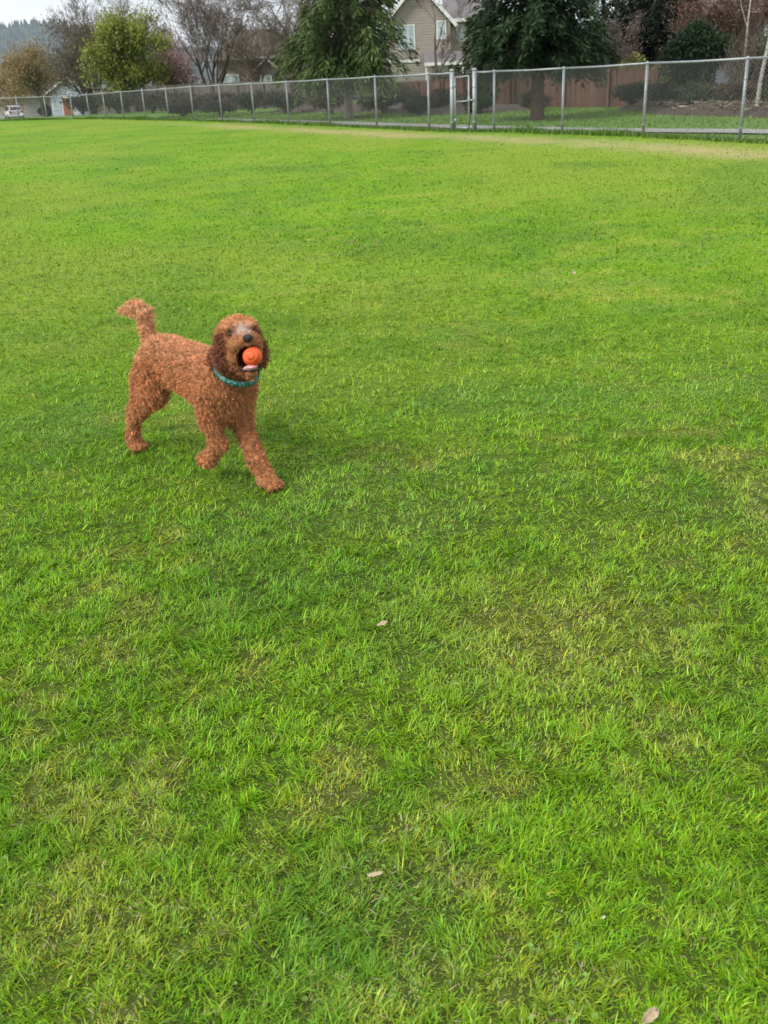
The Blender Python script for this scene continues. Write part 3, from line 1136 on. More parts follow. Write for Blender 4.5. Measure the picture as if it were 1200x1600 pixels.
# ------------------------------------------------------------------ hills
hx = np.linspace(-2600, 2600, 300)
V, F = [], []
ridge = 92 + 78 * (fbm((hx, hx * 0), 900, 5, 4) - 0.45) + 55 * np.exp(-((hx + 780) / 260) ** 2)
HS = 2.4
hx = hx * HS; ridge = ridge * HS
for k, (yy, f) in enumerate(((2250 * HS, 0.0), (2380 * HS, 0.55), (2500 * HS, 0.93), (2620 * HS, 1.0), (2900 * HS, 0.7))):
    for x, h in zip(hx, ridge):
        V.append((x, yy, -4 + h * f + (19 * (vnoise((np.array([x]), np.array([yy])), 210, 3)[0] - .5) if f else 0)))
ii = np.arange(5 * 300).reshape(5, 300)
Q = np.stack([ii[:-1, :-1], ii[:-1, 1:], ii[1:, 1:], ii[1:, :-1]], -1).reshape(-1, 4)
M['hill'] = mat_noise('forested_hill', (0.030, 0.045, 0.028), (0.06, 0.075, 0.045), 0.01, 0.95, 0, detail=8)
o = np_mesh('hills', np.array(V), [Q], M['hill'], smooth=True)
tag(o, 'distant blue forested ridge on the skyline', 'hill', kind='structure')
# far conifers on the ridge: one mass
rn = np.random.default_rng(3)
n = 5200
fx = rn.uniform(-1500, 900, n) * HS
fyy = rn.uniform(2300, 2640, n) * HS
rf = np.interp(fyy / HS, [2250, 2380, 2500, 2620], [0, .55, .93, 1.0])
fz = -4 + np.interp(fx, hx, ridge) * rf - 3
hh = rn.uniform(14, 44, n)
ww = hh * rn.uniform(.16, .28, n)
V = []
for k in range(5):
    a = 2 * PI * k / 5
    V.append(np.stack([fx + ww * math.cos(a), fyy + ww * math.sin(a), fz], 1))
V.append(np.stack([fx, fyy, fz + hh], 1))
V = np.stack(V, 1).reshape(-1, 3)
b = np.arange(n) * 6
T = np.concatenate([np.stack([b + k, b + (k + 1) % 5, b + 5], 1) for k in range(5)])
c = np.repeat(mix3((0.020, 0.034, 0.022), (0.05, 0.066, 0.036), rn.random(n)), 6, 0)
o = np_mesh('hillside_forest', V, [T], M['needle'], col=c)
tag(o, 'far conifer forest covering the blue ridge', 'forest', kind='stuff')

# ------------------------------------------------------------------ houses
M['siding'] = mat_noise('taupe_siding', (0.275, 0.24, 0.215), (0.35, 0.31, 0.28), 1.2, 0.8, stretch=(1, 1, 8))
M['siding_sunlit'] = mat_noise('sunlit_siding', (0.30, 0.235, 0.19), (0.38, 0.30, 0.245), 1.2, 0.8, stretch=(1, 1, 8))  # warmer copy of the taupe siding, sunlight on the wing painted into it
M['siding_blue'] = mat_noise('slate_siding', (0.11, 0.115, 0.15), (0.15, 0.155, 0.19), 1.2, 0.8, stretch=(1, 1, 8))
M['siding_pale'] = mat_noise('pale_blue_siding', (0.40, 0.47, 0.54), (0.50, 0.57, 0.64), 1.2, 0.8, stretch=(1, 1, 8))
M['siding_brown'] = mat_noise('brown_siding', (0.17, 0.14, 0.115), (0.23, 0.19, 0.16), 1.2, 0.8, stretch=(1, 1, 8))
M['shingle'] = mat_noise('roof_shingle', (0.13, 0.12, 0.125), (0.22, 0.205, 0.21), 5, 0.95, 0.6, 9, (1, 1, 3))
M['shingle_br'] = mat_noise('brown_roof_shingle', (0.10, 0.085, 0.075), (0.155, 0.135, 0.12), 5, 0.95, 0.6, 9, (1, 1, 3))
M['trim'] = mat_plain('white_trim', (0.72, 0.72, 0.70), 0.6)
M['trim_dull'] = mat_plain('greyed_trim', (0.40, 0.38, 0.36), 0.7)
M['door'] = mat_plain('stained_wood_door', (0.30, 0.12, 0.045), 0.55)
M['dark'] = mat_plain('dark_vent_wood', (0.10, 0.08, 0.07), 0.8)  # plain dark brown, used on the wall vent
M['glass'] = mat_noise('window_glass', (0.30, 0.40, 0.42), (0.42, 0.52, 0.53), 1.5, 0.08, spec=0.9)
M['garage'] = mat_plain('garage_door', (0.58, 0.57, 0.56), 0.6)


def siding(parent, x0, x1, y, z0, z1, mat, peak=None, row=0.19):
    """lap siding facing -Y; peak = (x, z) makes a gable above z1"""
    mb = MB()
    z = z0
    top = peak[1] if peak else z1
    while z < top - 0.02:
        zt = min(z + row, top)
        a, b = x0, x1
        if zt > z1 and peak:
            t = (zt - z1) / (peak[1] - z1)
            a = x0 + (peak[0] - x0) * t
            b = x1 + (peak[0] - x1) * t
            if b - a < 0.05: break
        mb.poly((a, y - .028, z), (b, y - .028, z), (b, y, zt), (a, y, zt))
        mb.poly((a, y, z - .002), (b, y, z - .002), (b, y - .028, z), (a, y - .028, z))
        z = zt
    return mb.build('siding', mat, parent)


def window(parent, x0, x1, y, z0, z1, mull=1, fr=0.09):
    mb = MB()
    for a, b, c, d in ((x0 - fr, x1 + fr, z0 - fr, z0), (x0 - fr, x1 + fr, z1, z1 + fr), (x0 - fr, x0, z0, z1), (x1, x1 + fr, z0, z1)):
        mb.box(a, b, y - .07, y, c, d)
    w = mb.build('window', M['trim'], parent)
    MB().box(x0, x1, y - .045, y - .035, z0, z1).build('pane', M['glass'], w)
    m2 = MB()
    for k in range(mull):
        xm = x0 + (x1 - x0) * (k + 1) / (mull + 1)
        m2.box(xm - .025, xm + .025, y - .06, y - .045, z0, z1)
    zm = (z0 + z1) / 2
    m2.box(x0, x1, y - .062, y - .047, zm - .02, zm + .02)
    m2.build('glazing_bar', M['trim'], w)
    return w


def slab(parent, name, pts, th, mat):
    """thick sheet through 4 points (upper face)"""
    P = [Vector(p) for p in pts]
    nn = (P[1] - P[0]).cross(P[3] - P[0]).normalized()
    if nn.z < 0: nn = -nn
    Q = [p - nn * th for p in P]
    mb = MB()
    mb.poly(*P); mb.poly(*Q[::-1])
    for i in range(len(P)):
        j = (i + 1) % len(P)
        mb.poly(P[i], Q[i], Q[j], P[j])
    return mb.build(name, mat, parent)


# two-storey taupe house behind the conifers (base at Y=80)
hA = empty('house', (4.2, 80, 0))
tag(hA, 'two storey taupe lap sided house with white windows between the tall conifers', 'house')
xl, xr, zE = -2.3, 2.35, 5.25
siding(hA, xl, xr, 0, 0, zE, M['siding'], peak=(0.0, 7.75))
MB().box(xl, xr, 0.02, 9, -0.3, zE).build('wall', M['siding'], hA)
# lower wall returns
slab(hA, 'roof', [(xr + .45, -.5, zE - .30), (0, -.5, 7.95), (0, 9.5, 7.95), (xr + .45, 9.5, zE - .30)], 0.14, M['shingle'])
slab(hA, 'roof', [(xl - .45, -.5, zE - .30), (0, -.5, 7.95), (0, 9.5, 7.95), (xl - .45, 9.5, zE - .30)], 0.14, M['shingle'])
MB().beam((xr + .5, -.54, zE - .42), (0, -.54, 7.86), 0.06, 0.24).build('rake_board', M['trim'], hA)
MB().beam((xl - .5, -.54, zE - .42), (0, -.54, 7.86), 0.06, 0.24).build('rake_board', M['trim'], hA)
window(hA, -1.60, -0.32, 0, 3.45, 4.98, 2)
window(hA, 1.46, 2.02, 0, 4.08, 5.15, 0)
MB().box(xl - .07, xl + .05, -.05, .05, 0, zE).build('corner_board', M['siding'], hA)
MB().box(xr - .05, xr + .07, -.05, .05, 0, zE).build('corner_board', M['siding'], hA)
# recessed wing with its own roof
siding(hA, xr + .08, xr + 3.6, 1.5, 0, 5.3, M['siding_sunlit'])
MB().box(xr + .08, xr + 3.6, 1.53, 8, -.3, 5.3).build('wall', M['siding_sunlit'], hA)
slab(hA, 'roof', [(xr - .2, 0.95, 5.35), (xr + 4.1, 0.95, 5.35), (xr + 4.1, 5.2, 7.9), (xr - .2, 5.2, 7.9)], 0.14, M['shingle'])
MB().box(xr + .3, xr + 4.1, 0.88, 0.95, 5.14, 5.36).build('fascia', M['trim'], hA)
window(hA, xr + .72, xr + 1.35, 1.5, 3.9, 4.9, 0)
# porch roof with dark underside, and a ground floor window
slab(hA, 'porch_roof', [(.35, -1.6, 2.38), (3.3, -1.6, 2.38), (3.3, .0, 3.15), (.35, .0, 3.15)], 0.12, M['shingle'])
MB().box(.33, 3.32, -1.68, -1.58, 2.2, 2.42).build('porch_fascia', M['trim'], hA)
MB().box(.4, .52, -1.55, -1.43, 0, 2.25).build('porch_post', M['trim'], hA)
MB().box(3.12, 3.24, -1.55, -1.43, 0, 2.25).build('porch_post', M['trim'], hA)
window(hA, 1.45, 2.1, 0, 1.0, 2.12, 0)
MB().box(xl - .02, xl + 2.4, -.09, -.035, 2.5, 2.72).build('belly_band', M['trim'], hA)
MB().box(-1.75, -1.6, -.14, -.03, 2.85, 3.0).build('wall_vent', M['dark'], hA)

# slate-blue gabled neighbour just left of it
hN = empty('house', (-0.6, 86, 0))
tag(hN, 'slate blue gabled house half hidden behind the lighter conifer', 'house')
siding(hN, -2.6, 2.55, 0, 0, 4.1, M['siding_blue'], peak=(0, 6.1))
MB().box(-2.6, 2.55, .02, 8, -.3, 4.1).build('wall', M['siding_blue'], hN)
slab(hN, 'roof', [(3.0, -.4, 3.85), (0, -.4, 6.3), (0, 8.3, 6.3), (3.0, 8.3, 3.85)], 0.14, M['shingle'])
slab(hN, 'roof', [(-3.0, -.4, 3.85), (0, -.4, 6.3), (0, 8.3, 6.3), (-3.0, 8.3, 3.85)], 0.14, M['shingle'])
MB().beam((3.05, -.44, 3.75), (0, -.44, 6.22), .06, .2).build('rake_board', M['trim'], hN)
MB().beam((-3.05, -.44, 3.75), (0, -.44, 6.22), .06, .2).build('rake_board', M['trim'], hN)
window(hN, -.6, .6, 0, 2.4, 3.7, 1)

# brown hip roofed house with a slate gable, left of the lighter conifer (base at Y=90)
hB = empty('house', (-9.0, 90, -0.1))
tag(hB, 'brown hip roofed house with a small slate gable behind bare trees', 'house')
siding(hB, -3.4, 3.4, 0, 0, 3.8, M['siding_brown'])
MB().box(-3.4, 3.4, .02, 7.5, -.5, 3.8).build('wall', M['siding_brown'], hB)
e0 = 3.75
slab(hB, 'roof', [(-3.9, -.5, e0), (3.9, -.5, e0), (1.5, 3.7, 5.95), (-1.3, 3.7, 5.95)], 0.12, M['shingle_br'])
mbr = MB()
mbr.poly((-3.9, -.5, e0), (-1.3, 3.7, 5.95), (-3.9, 8, e0)).poly((3.9, -.5, e0), (3.9, 8, e0), (1.5, 3.7, 5.95)).poly((-3.9, 8, e0), (-1.3, 3.7, 5.95), (1.5, 3.7, 5.95), (3.9, 8, e0))
mbr.build('roof', M['shingle_br'], hB)
MB().box(-3.92, 3.92, -.56, -.5, e0 - .2, e0).build('fascia', M['trim_dull'], hB)
siding(hB, -.45, 2.45, -2.0, 0, 2.3, M['siding_blue'], peak=(1.0, 3.35))
MB().box(-.45, 2.45, -1.98, -.03, -.4, 2.3).build('gable_wall', M['siding_blue'], hB)
slab(hB, 'gable_roof', [(-.75, -2.4, 2.12), (1.0, -2.4, 3.55), (1.0, 0, 3.55), (-.75, 0, 2.12)], .1, M['shingle_br'])
slab(hB, 'gable_roof', [(2.75, -2.4, 2.12), (1.0, -2.4, 3.55), (1.0, 0, 3.55), (2.75, 0, 2.12)], .1, M['shingle_br'])
MB().beam((-.8, -2.44, 2.04), (1.0, -2.44, 3.5), .05, .17).build('rake_board', M['trim_dull'], hB)
MB().beam((2.8, -2.44, 2.04), (1.0, -2.44, 3.5), .05, .17).build('rake_board', M['trim_dull'], hB)
window(hB, .45, 1.25, -2.0, 1.2, 2.15, 1)
window(hB, -2.9, -1.7, 0, 1.2, 2.4, 1)

# low pale blue house with a stained door at the far left
hC = empty('house', (-35.2, 122, -1.1))
tag(hC, 'small pale blue house with an orange brown door beyond the fence', 'house')
siding(hC, -1.3, 2.1, 0, 0, 2.9, M['siding_pale'], peak=(1.15, 4.15))
MB().box(-1.3, 2.1, .02, 7, -.4, 2.9).build('wall', M['siding_pale'], hC)
slab(hC, 'roof', [(-1.9, -.5, 2.5), (1.15, -.5, 4.35), (1.15, 7.4, 4.35), (-1.9, 7.4, 2.5)], .12, M['shingle'])
slab(hC, 'roof', [(2.6, -.5, 3.0), (1.15, -.5, 4.35), (1.15, 7.4, 4.35), (2.6, 7.4, 3.0)], .12, M['shingle'])
MB().beam((-1.95, -.54, 2.4), (1.15, -.54, 4.28), .06, .2).build('rake_board', M['trim'], hC)
MB().beam((2.65, -.54, 2.9), (1.15, -.54, 4.28), .06, .2).build('rake_board', M['trim'], hC)
dd = MB().box(.1, .98, -.09, -.03, .05, 2.1).build('door', M['door'], hC)
MB().box(.82, .9, -.14, -.09, 1.0, 1.1).build('handle', M['galv'], dd)
MB().box(-.02, .1, -.07, -.03, 0, 2.2).box(.98, 1.1, -.07, -.03, 0, 2.2).box(-.02, 1.1, -.07, -.03, 2.1, 2.22).build('door_frame', M['trim'], hC)
window(hC, .2, .95, 0, 2.65, 3.35, 0)
window(hC, -.95, -.3, 0, 1.0, 2.1, 0)

hD = empty('house', (-42.5, 130, -1.1))
tag(hD, 'low grey garage with a pale wide door behind the parked car', 'garage')
siding(hD, -4.5, 4.0, 0, 0, 2.6, M['siding'])
MB().box(-4.5, 4.0, .02, 7, -.4, 2.6).build('wall', M['siding'], hD)
slab(hD, 'roof', [(-5, -.6, 2.55), (4.5, -.6, 2.55), (4.5, 3.6, 4.4), (-5, 3.6, 4.4)], .12, M['shingle_br'])
slab(hD, 'roof', [(-5, 7.6, 2.55), (4.5, 7.6, 2.55), (4.5, 3.6, 4.4), (-5, 3.6, 4.4)], .12, M['shingle_br'])
MB().box(-5, 4.5, -.66, -.6, 2.36, 2.58).build('fascia', M['trim'], hD)
for k in range(4):
    MB().box(-2.9, 2.3, -.07, -.03, .05 + k * .54, .05 + k * .54 + .52).build('garage_door_panel', M['garage'], hD)

# house glimpsed through the shrubs at the top right
hE = empty('house', (24.0, 66, 0))
tag(hE, 'grey house with a pinkish roof glimpsed behind the twiggy shrubs at right', 'house')
siding(hE, -4.5, 7, 0, 0, 4.6, M['siding_blue'])
MB().box(-4.5, 7, .02, 7, -.3, 4.6).build('wall', M['siding_blue'], hE)
M['shingle_pk'] = mat_noise('pinkish_roof_shingle', (0.24, 0.185, 0.175), (0.33, 0.26, 0.25), 5, 0.95, 0.6, 9, (1, 1, 3))
slab(hE, 'roof', [(-5.2, -.6, 4.45), (7.5, -.6, 4.45), (7.5, 4, 7.0), (-5.2, 4, 7.0)], .14, M['shingle_pk'])
MB().box(-5.2, 7.5, -.66, -.6, 4.2, 4.47).build('fascia', M['trim'], hE)
window(hE, -3.2, -2.0, 0, 2.6, 3.9, 1)
window(hE, 1.0, 2.2, 0, 2.6, 3.9, 1)

# white panel sign on posts
sg = empty('yard_sign', (-33.05, 119.5, -1.05))
tag(sg, 'small white yard sign on posts beside the pale blue house', 'sign')
MB().box(-.24, .24, -.02, .02, .35, 1.3).build('panel', M['trim'], sg)
MB().box(-.2, -.15, .02, .06, -.1, 1.2).build('post', M['galv'], sg)
MB().box(.15, .2, .02, .06, -.1, 1.2).build('post', M['galv'], sg)

# street in front of the far houses
o = strip_mesh('road', [(-75, 116), (-55, 116.4), (-40, 117), (-25, 117.5), (-12, 118)], 0.0, 7.0, 0.03, M['road'])
tag(o, 'grey asphalt street in front of the far houses', 'road', kind='structure')

# ------------------------------------------------------------------ parked car
M['carpaint'] = mat_plain('white_car_paint', (0.74, 0.74, 0.74), 0.3, coat=0.6)
M['carglass'] = mat_plain('dark_car_glass', (0.03, 0.035, 0.04), 0.08, spec=0.8)
M['rubber'] = mat_plain('black_rubber', (0.025, 0.025, 0.026), 0.8)
M['redlens'] = mat_plain('red_tail_lens', (0.35, 0.02, 0.015), 0.25)
car = empty('parked_car', (-40.3, 119.9, float(ground_z(-40.3, 119.9)) + 0.03), math.atan2(0.9, -0.45))
tag(car, 'white hatchback car parked on the street at the far left edge', 'car')
# loft along x (front +x): (x, half width, sill z, belt z)
st = [(-2.05, .72, .50, .92), (-1.98, .80, .33, 1.0), (-1.5, .86, .24, 1.02), (0, .88, .22, .98), (1.2, .87, .24, .93), (1.85, .80, .27, .82), (2.1, .66, .40, .68)]
mb = MB()
ring = 10
for x, w, z0, z1 in st:
    for k, (a, b) in enumerate(((-1, .12), (-1.0, .6), (-.95, .92), (-.8, 1), (0, 1.03), (.8, 1), (.95, .92), (1, .6), (1, .12), (0, 0))):
        mb.v.append((x, a * w, z0 + (z1 - z0) * b))
for i in range(len(st) - 1):
    for k in range(ring):
        mb.f.append((i * ring + k, i * ring + (k + 1) % ring, (i + 1) * ring + (k + 1) % ring, (i + 1) * ring + k))
mb.f.append(tuple(range(ring))); mb.f.append(tuple((len(st) - 1) * ring + k for k in range(ring))[::-1])
mb.build('body', M['carpaint'], car, smooth=True)
cab = [(-1.95, .74, 1.0), (-1.62, .64, 1.46), (-.9, .62, 1.53), (0.1, .62, 1.52), (1.15, .76, .96)]
mb = MB()
for x, w, z in cab:
    for a, zz in ((-1, 0), (-.96, .5), (-.86, 1), (.86, 1), (.96, .5), (1, 0)):
        mb.v.append((x, a * w * (1.12 if zz == 0 and 0 < x + 1.9 < 2.2 else 1), .92 + (z - .92) * zz))
for i in range(len(cab) - 1):
    for k in range(5):
        mb.f.append((i * 6 + k, i * 6 + k + 1, (i + 1) * 6 + k + 1, (i + 1) * 6 + k))
mb.f.append(tuple(range(6)))
mb.build('cabin', M['carpaint'], car, smooth=False)
MB().poly((-1.985, -.6, 1.04), (-1.985, .6, 1.04), (-1.70, .52, 1.40), (-1.70, -.52, 1.40)).build('rear_window', M['carglass'], car)
for s in (-1, 1):
    MB().poly((-1.5, s * .80, 1.02), (.75, s * .82, 1.0), (.0, s * .665, 1.43), (-1.35, s * .665, 1.45)).build('side_window', M['carglass'], car)
    MB().box(-2.06, -1.93, s * .66 - .09, s * .66 + .09, .74, 1.0).build('tail_light', M['redlens'], car)
    for x in (-1.3, 1.32):
        wmb = MB().tube([(x, s * .66, .31), (x, s * .88, .31)], .31, 18)
        wh = wmb.build('wheel', M['rubber'], car)
        MB().tube([(x, s * .875, .31), (x, s * .895, .31)], .19, 14).build('rim', M['galv'], wh)
MB().box(-2.12, -1.95, -.72, .72, .36, .56).build('bumper', M['carpaint'], car, bevel=.04)
MB().box(-2.08, -2.05, -.26, .26, .68, .80).build('number_plate', M['trim'], car)

# ------------------------------------------------------------------ trees
conifer('cedar_tree', 'tall dark green conifer with reddish trunk standing just behind the gate', (5.70, 34.5, 0), 21, 12.5, 2.55, 1.85, n_br=190, spray=330,
        cols=((0.010, 0.026, 0.012), (0.042, 0.078, 0.030)), trunk_r=0.21, droop=0.50, rise=0.30, card=(0.27, 0.060), bushy=0.34, zdense=4.6)
conifer('fir_tree', 'drooping mid green conifer with pale trunk left of the taupe house', (-0.7, 44.2, 0), 22, 14, 3.0, 1.8, n_br=170, spray=300,
        cols=((0.035, 0.062, 0.02), (0.125, 0.185, 0.05)), trunk_r=0.17, bark='bark_pale', droop=0.62, rise=0.30, card=(0.36, 0.058), bushy=0.32, zdense=5.6, gap=0.05)
conifer('spruce_tree', 'nearly black dense conifer behind the right end of the board fence', (13.4, 48.5, 0), 23, 13, 2.4, 1.35, n_br=170, spray=260,
        cols=((0.005, 0.011, 0.007), (0.016, 0.029, 0.013)), trunk_r=0.2, droop=0.5, rise=0.15, card=(0.30, 0.075), bushy=0.3, zdense=5.6)

for k, (x, y, h, rr, lab) in enumerate(((-2.5, 104, 15, 3.6, 'far dark conifer behind the gap between brown and taupe houses'), (1.2, 100, 18, 4.4, 'far dark conifer rising behind the taupe house gable'),
                                        (11.8, 100, 15, 3.8, 'far dark conifer behind the taupe house wing'), (21.6, 96, 17, 4.4, 'far dark conifer glimpsed between the two near conifers'),
                                        (24.5, 92, 14, 4.0, 'far dark conifer behind the reddish bare trees'), (33, 94, 14, 4.0, 'far dark conifer at the top right corner'))):
    conifer('spruce_tree', lab, (x, y, -0.3), 80 + k, h, rr, 0.8, n_br=110, spray=150, cols=((0.014, 0.024, 0.014), (0.045, 0.07, 0.03)), trunk_r=0.22, droop=0.45, rise=0.2, card=(0.55, 0.17), bushy=0.4, zdense=9)

tree('leafy_tree', 'bright olive green leafy tree behind the fence at left', (-18.1, 80, -0.35), 31, 7.6, 0.17, leaves=20000, leaf=(0.20, 0.12), cols=((0.14, 0.165, 0.032), (0.36, 0.40, 0.085)),
     depth=4, spread=0.50, kids=(4, 5), ratio=0.56, up=0.06, spreadl=0.36, trunk_frac=0.12, stems=3)
tree('budding_tree', 'tan budding tree at the far left edge under the ridge', (-32.6, 106, -0.95), 32, 6.9, 0.16, leaves=12000, leaf=(0.20, 0.10), cols=((0.20, 0.15, 0.075), (0.42, 0.32, 0.16)),
     depth=4, spread=0.75, kids=(4, 5), ratio=0.60, up=0.06, spreadl=0.5, trunk_frac=0.55, stems=2)
tree('budding_tree', 'second tan budding tree behind the parked car, cut by the left edge', (-42.5, 126, -1.0), 35, 6.0, 0.14, leaves=9000, leaf=(0.22, 0.10), cols=((0.22, 0.17, 0.075), (0.40, 0.33, 0.15)),
     depth=4, spread=0.8, kids=(4, 5), ratio=0.64, up=0.02, spreadl=0.55, trunk_frac=0.25, stems=2)
tree('bare_tree', 'tall grey brown bare tree rising behind the left side of the leafy tree', (-25.6, 99, -0.8), 33, 10.5, 0.2, depth=6, spread=0.55, kids=(3, 4), ratio=0.66, up=0.06, trunk_frac=0.12, stems=2)
tree('bare_tree', 'dense dark twiggy tree right behind the olive leafy tree', (-24.0, 92, -0.7), 34, 7.2, 0.16, leaves=12000, leaf=(0.22, 0.06), cols=((0.085, 0.068, 0.042), (0.17, 0.14, 0.08)),
     depth=5, spread=0.7, kids=(3, 4), ratio=0.66, up=0.03, spreadl=0.55, trunk_frac=0.1, stems=4)
tree('blossom_tree', 'small pink blossoming tree right of the olive leafy tree', (-14.4, 84.5, -0.3), 36, 5.0, 0.12, leaves=5200, leaf=(0.15, 0.10), cols=((0.26, 0.14, 0.135), (0.58, 0.36, 0.36)),
     depth=5, spread=0.72, kids=(3, 4), ratio=0.66, up=0.02, spreadl=0.25, trunk_frac=0.1, bark='bark_red', twig='bark_red', stems=3)
tree('bare_tree', 'bare reddish tree in front of the left end of the brown house roof', (-11.2, 77, -0.2), 37, 8.4, 0.15, leaves=5000, leaf=(0.13, 0.05), cols=((0.16, 0.10, 0.08), (0.30, 0.20, 0.17)), depth=5, spread=0.52, kids=(3, 4), ratio=0.66, up=0.08, trunk_frac=0.1, stems=3, spreadl=.2)
tree('bare_tree', 'bare spreading tree leaning left before the slate gable', (-3.9, 60, 0), 38, 8.6, 0.17, depth=6, spread=0.66, kids=(3, 5), ratio=0.66, up=0.03, trunk_frac=0.2, lean=(-0.24, 0))
tree('bare_tree', 'slim bare tree standing in front of the taupe house', (4.25, 60.5, 0), 39, 7.6, 0.11, depth=6, spread=0.62, kids=(3, 4), ratio=0.60, up=0.06, trunk_frac=0.22)
tree('bare_tree', 'reddish bare tree behind the ivy shrub at right', (15.4, 43.0, 0), 40, 4.6, 0.08, leaves=7000, leaf=(0.09, 0.045), cols=((0.12, 0.07, 0.055), (0.27, 0.17, 0.145)), depth=5, spread=0.66, kids=(3, 5), ratio=0.68, up=0.03, trunk_frac=0.08, stems=3, twig='bark_red', spreadl=.2)
tree('bare_tree', 'pinkish brown bare tree above the birches at right', (18.0, 45.5, 0), 45, 5.6, 0.09, leaves=7000, leaf=(0.09, 0.045), cols=((0.14, 0.085, 0.07), (0.30, 0.20, 0.17)), depth=5, spread=0.66, kids=(3, 5), ratio=0.68, up=0.03, trunk_frac=0.08, stems=3, twig='bark_red', spreadl=.2)
tree('bare_tree', 'grey bare tree left of the fir in front of the brown house', (-7.0, 74, 0), 44, 8.0, 0.14, depth=6, spread=0.62, kids=(3, 4), ratio=0.66, up=0.04, trunk_frac=0.12, stems=2)
tree('bare_tree', 'low bare tree between the brown house and the drooping fir', (-3.6, 72, 0), 46, 6.0, 0.12, leaves=4000, leaf=(0.13, 0.05), cols=((0.11, 0.09, 0.065), (0.22, 0.18, 0.13)), depth=5, spread=0.66, kids=(3, 4), ratio=0.66, up=0.03, trunk_frac=0.1, stems=3, spreadl=.2)
tree('bare_tree', 'grey twiggy tree filling the gap between pink tree and olive tree', (-16.4, 92, -0.5), 47, 6.6, 0.12, leaves=5000, leaf=(0.15, 0.05), cols=((0.12, 0.10, 0.075), (0.24, 0.20, 0.15)), depth=5, spread=0.62, kids=(3, 4), ratio=0.66, up=0.04, trunk_frac=0.1, stems=3, spreadl=.25)
tree('bare_tree', 'brown bare tree directly before the slate gable of the brown house', (-8.3, 81, -0.2), 48, 6.4, 0.12, leaves=5000, leaf=(0.14, 0.05), cols=((0.11, 0.085, 0.06), (0.22, 0.17, 0.125)), depth=5, spread=0.66, kids=(3, 5), ratio=0.68, up=0.03, trunk_frac=0.1, stems=2, spreadl=.3)
tree('plum_tree', 'small purple leaved tree between the two dark conifers', (11.9, 46.9, 0), 41, 3.4, 0.06, leaves=1500, leaf=(0.08, 0.05), cols=((0.10, 0.07, 0.065), (0.30, 0.22, 0.22)), depth=5, spread=0.6, kids=(3, 4), ratio=0.62, spreadl=0.2, trunk_frac=0.15, stems=2)
tree('birch_tree', 'slim white barked birch at the right edge', (12.40, 32.8, 0), 42, 8.5, 0.075, depth=5, spread=0.45, kids=(2, 3), ratio=0.5, bark='birch', up=0.15, trunk_frac=0.55, wob=0.05)
tree('birch_tree', 'thinner white birch behind the first at the right edge', (12.95, 35.8, 0), 43, 8.0, 0.05, depth=5, spread=0.45, kids=(2, 3), ratio=0.5, bark='birch', up=0.15, trunk_frac=0.55, wob=0.05)

# ------------------------------------------------------------------ shrubs
DKG = ((0.016, 0.036, 0.016), (0.055, 0.095, 0.035))
shrub('ivy_shrub', 'tall dark green ivy covered shrub right of the board fence', (12.1, 38.3, 0.1), 51, (1.4, 1.0, 3.0), 13000, (0.13, 0.10), ((0.020, 0.045, 0.024), (0.062, 0.10, 0.045)), lumps=16)
shrub('shrub', 'rounded dark evergreen shrub beside the birch trunks', (13.9, 36.2, 0.1), 52, (1.2, 1.0, 2.4), 5000, (0.12, 0.08), DKG)
shrub('shrub', 'green shrub cut by the right edge above the top rail', (14.4, 34.2, 0.1), 53, (0.95, 1.0, 2.7), 5000, (0.12, 0.08), ((0.03, 0.06, 0.018), (0.09, 0.14, 0.04)))
shrub('twiggy_shrub', 'brown leafless twiggy shrub between ivy and birch', (12.9, 35.4, 0.1), 54, (1.1, .9, 2.2), 1500, (0.07, 0.03), ((0.10, 0.07, 0.05), (0.20, 0.15, 0.11)), stems=34)
shrub('twiggy_shrub', 'brown twiggy thicket at the foot of the birches', (13.3, 31.3, 0.1), 57, (1.3, .9, 1.5), 1500, (0.07, 0.03), ((0.09, 0.065, 0.045), (0.18, 0.13, 0.09)), stems=34)
shrub('golden_conifer', 'small yellow green conifer bush peeking over the board fence', (11.95, 46.4, 0), 55, (0.75, 0.6, 2.15), 5000, (0.11, 0.05), ((0.20, 0.24, 0.05), (0.42, 0.44, 0.14)), mat='needle', lumps=16)
shrub('golden_conifer', 'lower yellow green bush behind the board fence end', (13.0, 46.2, 0), 56, (0.6, 0.5, 1.68), 3000, (0.11, 0.05), ((0.20, 0.24, 0.05), (0.40, 0.42, 0.14)), mat='needle', lumps=12)
